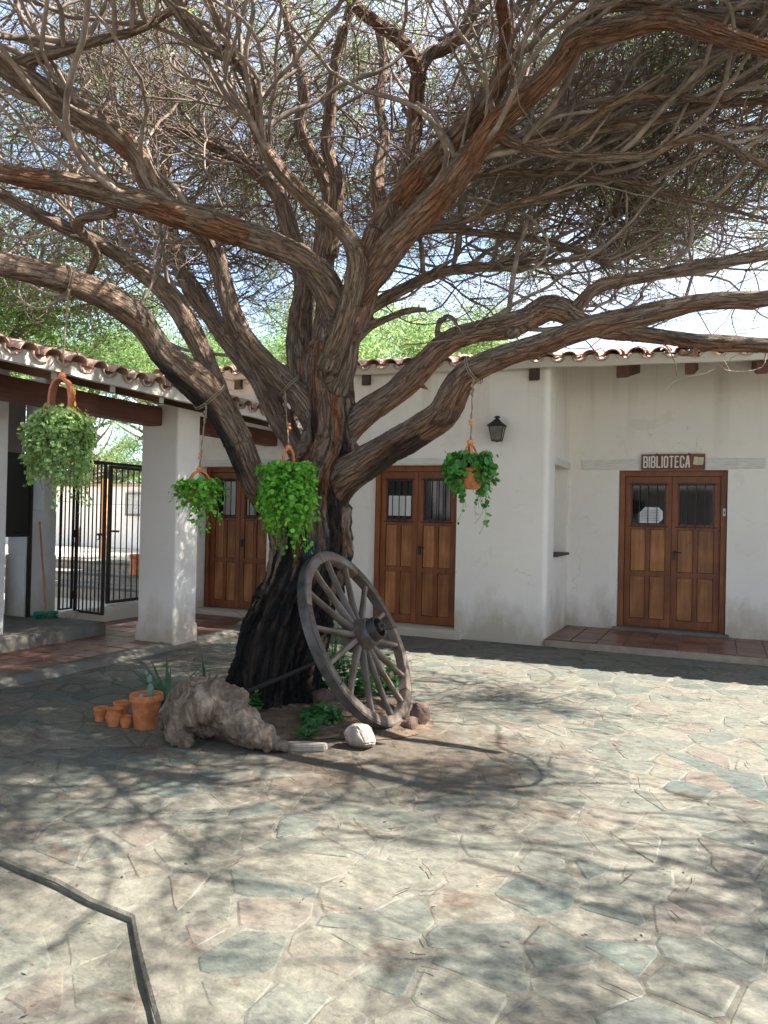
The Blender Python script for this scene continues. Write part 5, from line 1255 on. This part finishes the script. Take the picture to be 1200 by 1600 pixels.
def blades(root, n, L, w0, seed, mat, lift=.9, name='leaf', kind=None, curl=.5, thick=.006, single=True):
    g = np.random.default_rng(seed); allm = MB()
    for i in range(n):
        a = g.uniform(0, 6.28); el = g.uniform(lift*.45, lift*1.15); l_ = L*g.uniform(.6, 1.2); K = 6; V = []; F = []
        for k in range(K+1):
            t = k/K; r_ = l_*t*math.cos(el)*(1+.25*t); z = l_*t*math.sin(el)-curl*l_*t*t*.5; w_ = w0*(1-t**1.8)*(.7+.6*t*(1-t)*2)
            c, s = math.cos(a), math.sin(a); V += [(c*r_-s*w_, s*r_+c*w_, z+w_*.35), (c*r_, s*r_, z-thick*(1-t)), (c*r_+s*w_, s*r_-c*w_, z+w_*.35)]
        for k in range(K):
            b = k*3; F += [(b, b+3, b+4, b+1), (b+1, b+4, b+5, b+2)]
        if single: MB().add(V, F).build(name, mat, root, smooth='all', fix=False)
        else: allm.add(V, F)
    if not single: allm.build(name, mat, root, smooth='all', fix=False, kind='stuff')
cc = empty('cactus', (pp[0]+.03, pp[1], .205), label='little grey green cactus and broken leaves growing in the terracotta flowerpot', cat='cactus')
MB().lathe([(0, 0), (.022, .01), (.027, .05), (.025, .09), (.012, .115), (0, .12)], 9).build('stem', M['cactus'], cc, smooth=True)
MB().lathe([(0, 0), (.016, .01), (.022, .03), (.016, .055), (0, .065)], 9).build('pad', M['cactus'], cc, smooth=True, loc=(-.012, .005, .115))
MB().lathe([(0, 0), (.012, .01), (.016, .022), (0, .045)], 9).build('pad', M['cactus'], cc, smooth=True, loc=(-.04, .0, .165))
MB().lathe([(0, 0), (.02, .01), (.026, .03), (.01, .05), (0, .052)], 9).build('pad', M['rock'], cc, smooth=True, loc=(-.065, -.02, -.01))
al_ = empty('aloe_plant', tuple(W(262, 1106, z=0)), label='spiky aloe plant growing between the flowerpot and the stump', cat='plant'); blades(al_, 24, .44, .021, 4, M['aloe'], .95, curl=.28)
al_ = empty('aloe_plant', tuple(W(322, 1082, z=0)), label='small aloe tips showing above the top of the stump', cat='plant'); blades(al_, 14, .34, .015, 5, M['aloe'], 1.2, curl=.25)
al_ = empty('aloe_plant', tuple(W(392, 978, z=.0)), label='thin leaved spiky plant left behind the trunk at porch height', cat='plant'); blades(al_, 20, .42, .010, 6, M['aloe'], .9)
gt = empty('grass_tuft', tuple(W(480, 1152, z=.02)), label='short bright grass tuft by the flat edging stone', cat='grass tuft'); blades(gt, 46, .14, .0045, 7, M['leafS'], .8, 'blades', single=False)

def leafcards(C, Nn, size, g, k=7, cup=.25, notch=0.):
    """rounded leaves: fans of k points around centre, facing Nn"""
    n = len(C); ref = g.normal(0, 1, (n, 3)); U = np.cross(Nn, ref); U /= np.linalg.norm(U, axis=1, keepdims=True); Vv = np.cross(Nn, U); a = np.arange(k)*2*math.pi/k
    rr2 = np.where(np.arange(k) == 0, 1-notch, 1.)*np.ones((n, 1)); off = (np.cos(a)*rr2)[..., None]*U[:, None]+(np.sin(a)*rr2)[..., None]*Vv[:, None]
    ring = C[:, None]+off*size[:, None, None]+Nn[:, None]*(cup*size)[:, None, None]
    Vx = np.concatenate([C[:, None], ring], 1).reshape(-1, 3); b = (np.arange(n)*(k+1))[:, None]; i = np.arange(k)[None]
    return Vx, np.stack([np.broadcast_to(b, (n, k)), b+1+i, b+1+(i+1) % k], -1).reshape(-1, 3)
def patch_plant(name, px, py, rx, ry, h, n, size, seed, label, mat='leafS', cat='plant', z=.03):
    g = np.random.default_rng(seed); c0 = W(px, py, z=z); root = empty(name, tuple(c0), label=label, cat=cat)
    a = g.uniform(0, 6.28, n); r_ = np.sqrt(g.random(n)); C = np.c_[rx*r_*np.cos(a), ry*r_*np.sin(a), h*(1-r_**2*.6)*g.uniform(.25, 1, n)]
    Nn = np.c_[C[:, 0]*.9, C[:, 1]*.9, np.full(n, h+.12)]+g.normal(0, .12, (n, 3)); Nn /= np.linalg.norm(Nn, axis=1, keepdims=True)
    Vx, Fx = leafcards(C, Nn, size*g.uniform(.6, 1.25, n), g, 7, .22, .45); obj('leaves', np_mesh('leaves', Vx, [Fx]), M[mat], root, kind='stuff')
    m = min(n, 110); S0 = np.c_[C[:m, 0]*.3, C[:m, 1]*.3, np.zeros(m)]; P = np.stack([S0, (S0+C[:m])/2+[0, 0, .01], C[:m]], 1); V_, Q_ = tubes(P, np.full((m, 3), .002), 3)
    obj('stems', np_mesh('stems', V_, [Q_]), M[mat], root, kind='stuff'); return root
patch_plant('geranium', 503, 1128, .16, .14, .15, 130, .024, 1, 'low round leaved geranium in the bed between trunk and wheel')
patch_plant('geranium', 482, 1138, .07, .05, .06, 26, .022, 2, 'smallest round leaved seedling below the geranium, above the grass tuft')
patch_plant('geranium', 398, 1112, .06, .06, .17, 46, .022, 3, 'little round leaved plant squeezed between stump and trunk')
patch_plant('creeper', 545, 1085, .26, .24, .34, 420, .026, 4, 'leafy green creeper filling the space behind the lower wheel spokes')
patch_plant('creeper', 605, 1078, .20, .22, .30, 260, .026, 5, 'leafy green creeper seen through the right hand spokes of the wheel')
patch_plant('feathery_plant', 522, 1045, .14, .14, .50, 420, .011, 6, 'fine leaved taller plant just right of the trunk behind the hub')
patch_plant('geranium', 372, 1080, .08, .08, .20, 60, .018, 7, 'green sprig at the left foot of the trunk behind the stump')

# ------------------------------------------------------------------ hanging planters
def strands(n, r_, L, out, g, K=9, sag=1.0):
    a = g.uniform(0, 6.283, n); P = np.zeros((n, K, 3)); lob = 1+.95*vnoise(np.c_[np.cos(a)*1.6, np.sin(a)*1.6, np.full(n, L*37.)]); Ls = g.uniform(L*.3, L, n)*lob; o_ = g.uniform(.4, 1, n)*out*(.55+.45*lob)
    for k in range(K):
        t = k/(K-1); x = r_*.8+(o_)*np.sin(np.minimum(t*2.2, 1.45))/.99; z = .05*np.sin(t*3.0)-Ls*np.maximum(0, t-.12)**1.15*sag
        w_ = .02*t; P[:, k] = np.c_[x*np.cos(a)+g.normal(0, w_+1e-6, n), x*np.sin(a)+g.normal(0, w_+1e-6, n), z]
    return P
def foliage(root, P, per, size, seed, mat, k=6, cup=.25, zoff=0., spread=.012, holder='foliage'):
    g = np.random.default_rng(seed); n = len(P)*per; i = np.repeat(np.arange(len(P)), per); t = g.uniform(0, P.shape[1]-1.001, n); j = t.astype(int); f = (t-j)[:, None]
    C = P[i, j]*(1-f)+P[i, j+1]*f; out_ = C*[1, 1, 0]; out_ /= np.linalg.norm(out_, axis=1, keepdims=True)+1e-6
    Nn = out_*.8+[0, 0, .55]+g.normal(0, .5, (n, 3)); Nn /= np.linalg.norm(Nn, axis=1, keepdims=True); C = C+g.normal(0, spread, (n, 3))+out_*.008+[0, 0, zoff]
    Vx, Fx = leafcards(C, Nn, size*g.uniform(.55, 1.3, n), g, k, cup); V_, Q_ = tubes(P+[0, 0, zoff], np.full(P.shape[:2], .0018), 3)
    obj(holder, np_mesh(holder, np.r_[Vx, V_], [Fx, Q_+len(Vx)]), mat, root, kind='stuff')
def strap_loop(w_, h, th, wd, k=18, flare=1.0):
    """upside-down U strap, wd wide, th thick, in the x-z plane"""
    V = []; F = []
    for i in range(k+1):
        a = math.pi*i/k; cx_, cz = math.cos(a), math.sin(a); r_ = w_/2
        x = cx_*r_*(flare-(flare-1)*cz); z = (cz**.8)*h
        nx, nz = cx_, cz*r_/h
        nn = math.hypot(nx, nz); nx /= nn; nz /= nn
        for s, q in ((-1, 0), (1, 0), (1, 1), (-1, 1)): V.append((x+nx*th*q, s*wd/2, z+nz*th*q))
    for i in range(k):
        for q in range(4): F.append((i*4+q, i*4+(q+1) % 4, i*4+4+(q+1) % 4, i*4+4+q))
    return MB().add(V, F)
def planter(px, py, style, label, limb, near_px, dd=0.):
    # the rope is tied round the named limb where it passes nearest to near_px
    Pl = PL[limb][0]; sc = [sum((a-b)**2 for a, b in zip(PXN(q[:3])[:2], near_px)) for q in Pl]; j = int(np.argmin(sc)); c_, r_ = Pl[j, :3], Pl[j, 3]+.012
    fh = np.array([fw[0], fw[1], 0]); fh /= np.linalg.norm(fh); tn = Pl[min(j+3, len(Pl)-1), :3]-Pl[max(j-3, 0), :3]; tn /= np.linalg.norm(tn)
    e1_ = -fh*.85-np.array([0, 0, .53]); e1_ -= tn*(e1_@tn); e1_ /= np.linalg.norm(e1_); e2_ = np.cross(tn, e1_); tie = c_+e1_*r_*1.02
    d = (tie-EYE)@fw-dd; p = W(px, py, d=d); va = math.atan2(p[1], p[0])-math.pi/2; rope_top = tie[2]; p[2] = p[2]
    root = empty('hanging_planter', tuple(p), label=label, cat='hanging planter', group='clay planters hanging from the mesquite limbs')
    tl = tie-p; top = tl[2]; g = np.random.default_rng(int(px)); up_ = np.linspace(0, 1, 9)[:, None]
    P = np.array([0, 0, .03])+up_*(tl-np.array([0, 0, .03])); P[1:-1, :2] += g.normal(0, .0025, (7, 2))
    for s in (-1, 1):
        Q_ = P.copy(); ph = np.arange(9)*2.2; Q_[:, 0] += s*.004*np.cos(ph); Q_[:, 1] += s*.004*np.sin(ph); MB().tube(Q_, .0045, 5).build('rope', M['rope'], root, smooth='all')
    for k in range(4):
        MB().tube([tl*[1, 1, 0]+[0, 0, top-.02-k*.03], tl*[1, 1, 0]+[.010*(-1)**k, -.010, top-.035-k*.03], tl*[1, 1, 0]+[0, 0, top-.055-k*.03]], .007, 6).build('rope_knot', M['rope'], root, smooth='all')
    # noose round the limb
    for o_ in (-.008, .008):
        MB().tube([c_-p+(e1_*math.cos(t)+e2_*math.sin(t))*(r_*1.03)+tn*(o_+.004*math.sin(3*t)) for t in np.linspace(0, 2*math.pi, 22)], .0042, 5).build('rope', M['rope'], root, smooth='all')
    bead = lambda z, r_: MB().lathe([(0, -r_*.85), (r_*.6, -r_*.7), (r_, 0), (r_*.6, r_*.7), (0, r_*.85)], 14).build('bead', M['clay'], root, smooth='all', loc=(0, 0, z))
    bead(.012, .027)
    if style == 1:
        strap_loop(.135, .20, .016, .085, flare=.86).build('clay_handle', M['clay_dark'], root, bevel=.003, loc=(0, 0, -.215)); hd_ = bpy.context.scene.collection.objects[-1]; hd_.rotation_euler = (0, 0, va+R(-25))
        for q, (fx, fz) in enumerate(((.070, .12), (.0745, .045))):
            for k in range(5):
                a = k*2*math.pi/5; MB().lathe([(0, -.0015), (.0075, 0), (0, .002)], 8).build('painted_petal', M['yellow'], hd_, loc=(fx+.0165, .010*math.cos(a), fz+.010*math.sin(a))).rotation_euler = (0, R(90-8), 0)
        MB().lathe([(.055, -.42), (.10, -.40), (.125, -.33), (.125, -.26), (.115, -.225), (.10, -.225), (.11, -.26), (.10, -.36), (0, -.38)], 22).build('clay_bowl', M['clay'], root, smooth=True)
        MB().extr([(-.02, -.44), (.03, -.44), (.035, -.20), (-.025, -.20)], 1, -.128, -.118).build('clay_strap', M['clay_dark'], root, bevel=.004)
        P = strands(220, .11, .52, .125, g); P[:, :, 0] *= 1.05; foliage(root, P, 26, .0125, 11, M['leafP'], 5, .3, -.29, .013)
        P = strands(60, .03, .10, .12, g); foliage(root, P, 22, .0115, 12, M['leafP'], 5, .3, -.26, .014)
    elif style == 2:
        bead(.16, .018); bead(.19, .013)
        strap_loop(.082, .14, .016, .038, flare=.75).build('clay_handle', M['clay'], root, bevel=.004, loc=(0, 0, -.145)).rotation_euler = (0, 0, va+R(15))
        MB().lathe([(.026, -.15), (.036, -.17), (.030, -.205), (.046, -.24), (.066, -.28), (.07, -.31), (.05, -.345), (0, -.35)], 18).build('clay_bowl', M['clay'], root, smooth=True)
        P = strands(150, .08, .52, .15, g); foliage(root, P, 19, .0165, 21, M['leafG'], 6, .3, -.24, .018)
        P = strands(70, .05, .12, .16, g); foliage(root, P, 18, .0155, 22, M['leafG'], 6, .3, -.155, .014)
        P = strands(50, .06, .50, .07, g); P[:, :, 0] += .04; foliage(root, P, 20, .0165, 23, M['leafG'], 6, .3, -.24, .012)
    elif style == 3:
        bead(.165, .018); bead(.145, .013)
        for ang in (0, 90):
            strap_loop(.090, .16, .010, .022, flare=1.1).build('clay_handle', M['clay'], root, bevel=.003, loc=(0, 0, -.17)).rotation_euler = (0, 0, va+R(12+ang))
        MB().lathe([(.035, -.325), (.075, -.315), (.102, -.27), (.108, -.22), (.104, -.175), (.095, -.172), (.095, -.22), (.06, -.28), (0, -.29)], 24).build('clay_bowl', M['clay'], root, smooth=True)
        P = strands(95, .09, .34, .12, g); P = P[np.abs(np.arctan2(P[:, 3, 1], P[:, 3, 0])+R(66)) > .42]; foliage(root, P, 9, .0215, 31, M['leafD'], 8, .25, -.165, .012)
        P = strands(40, .04, .06, .14, g); foliage(root, P, 9, .0215, 32, M['leafD'], 8, .25, -.13, .016)
        P = strands(12, .09, .46, .05, g); foliage(root, P, 11, .019, 33, M['leafD'], 8, .25, -.165, .010)
    else:
        bead(.10, .015); bead(.13, .012)
        strap_loop(.13, .125, .016, .085, flare=1.05).build('clay_handle', M['clay'], root, bevel=.004, loc=(0, 0, -.135)).rotation_euler = (0, 0, va+R(10))
        MB().lathe([(.035, -.245), (.07, -.235), (.088, -.19), (.086, -.13), (.078, -.128), (.07, -.19), (0, -.20)], 20).build('clay_bowl', M['clay'], root, smooth=True)
        P = strands(70, .06, .26, .15, g); foliage(root, P, 13, .015, 41, M['leafG'], 5, .35, -.11, .014)
        P = strands(26, .05, .36, .09, g); P[:, :, 0] += .04; foliage(root, P, 13, .015, 42, M['leafG'], 5, .35, -.11, .012)
    return root
planter(97, 590, 1, 'pale succulent spilling from a clay planter painted with yellow flowers, over the porch', 'a', (104, 445))
planter(451, 702, 2, 'bright green trailing plant in a gourd shaped clay planter before the trunk', 'd', (456, 600), .42)
planter(735, 694, 3, 'round leaved plant in a clay bowl hanging right of the middle door', 'o', (738, 582))
planter(312, 736, 4, 'smallest clay planter with sparse green sprigs, hanging by the white column', 'a', (322, 618))
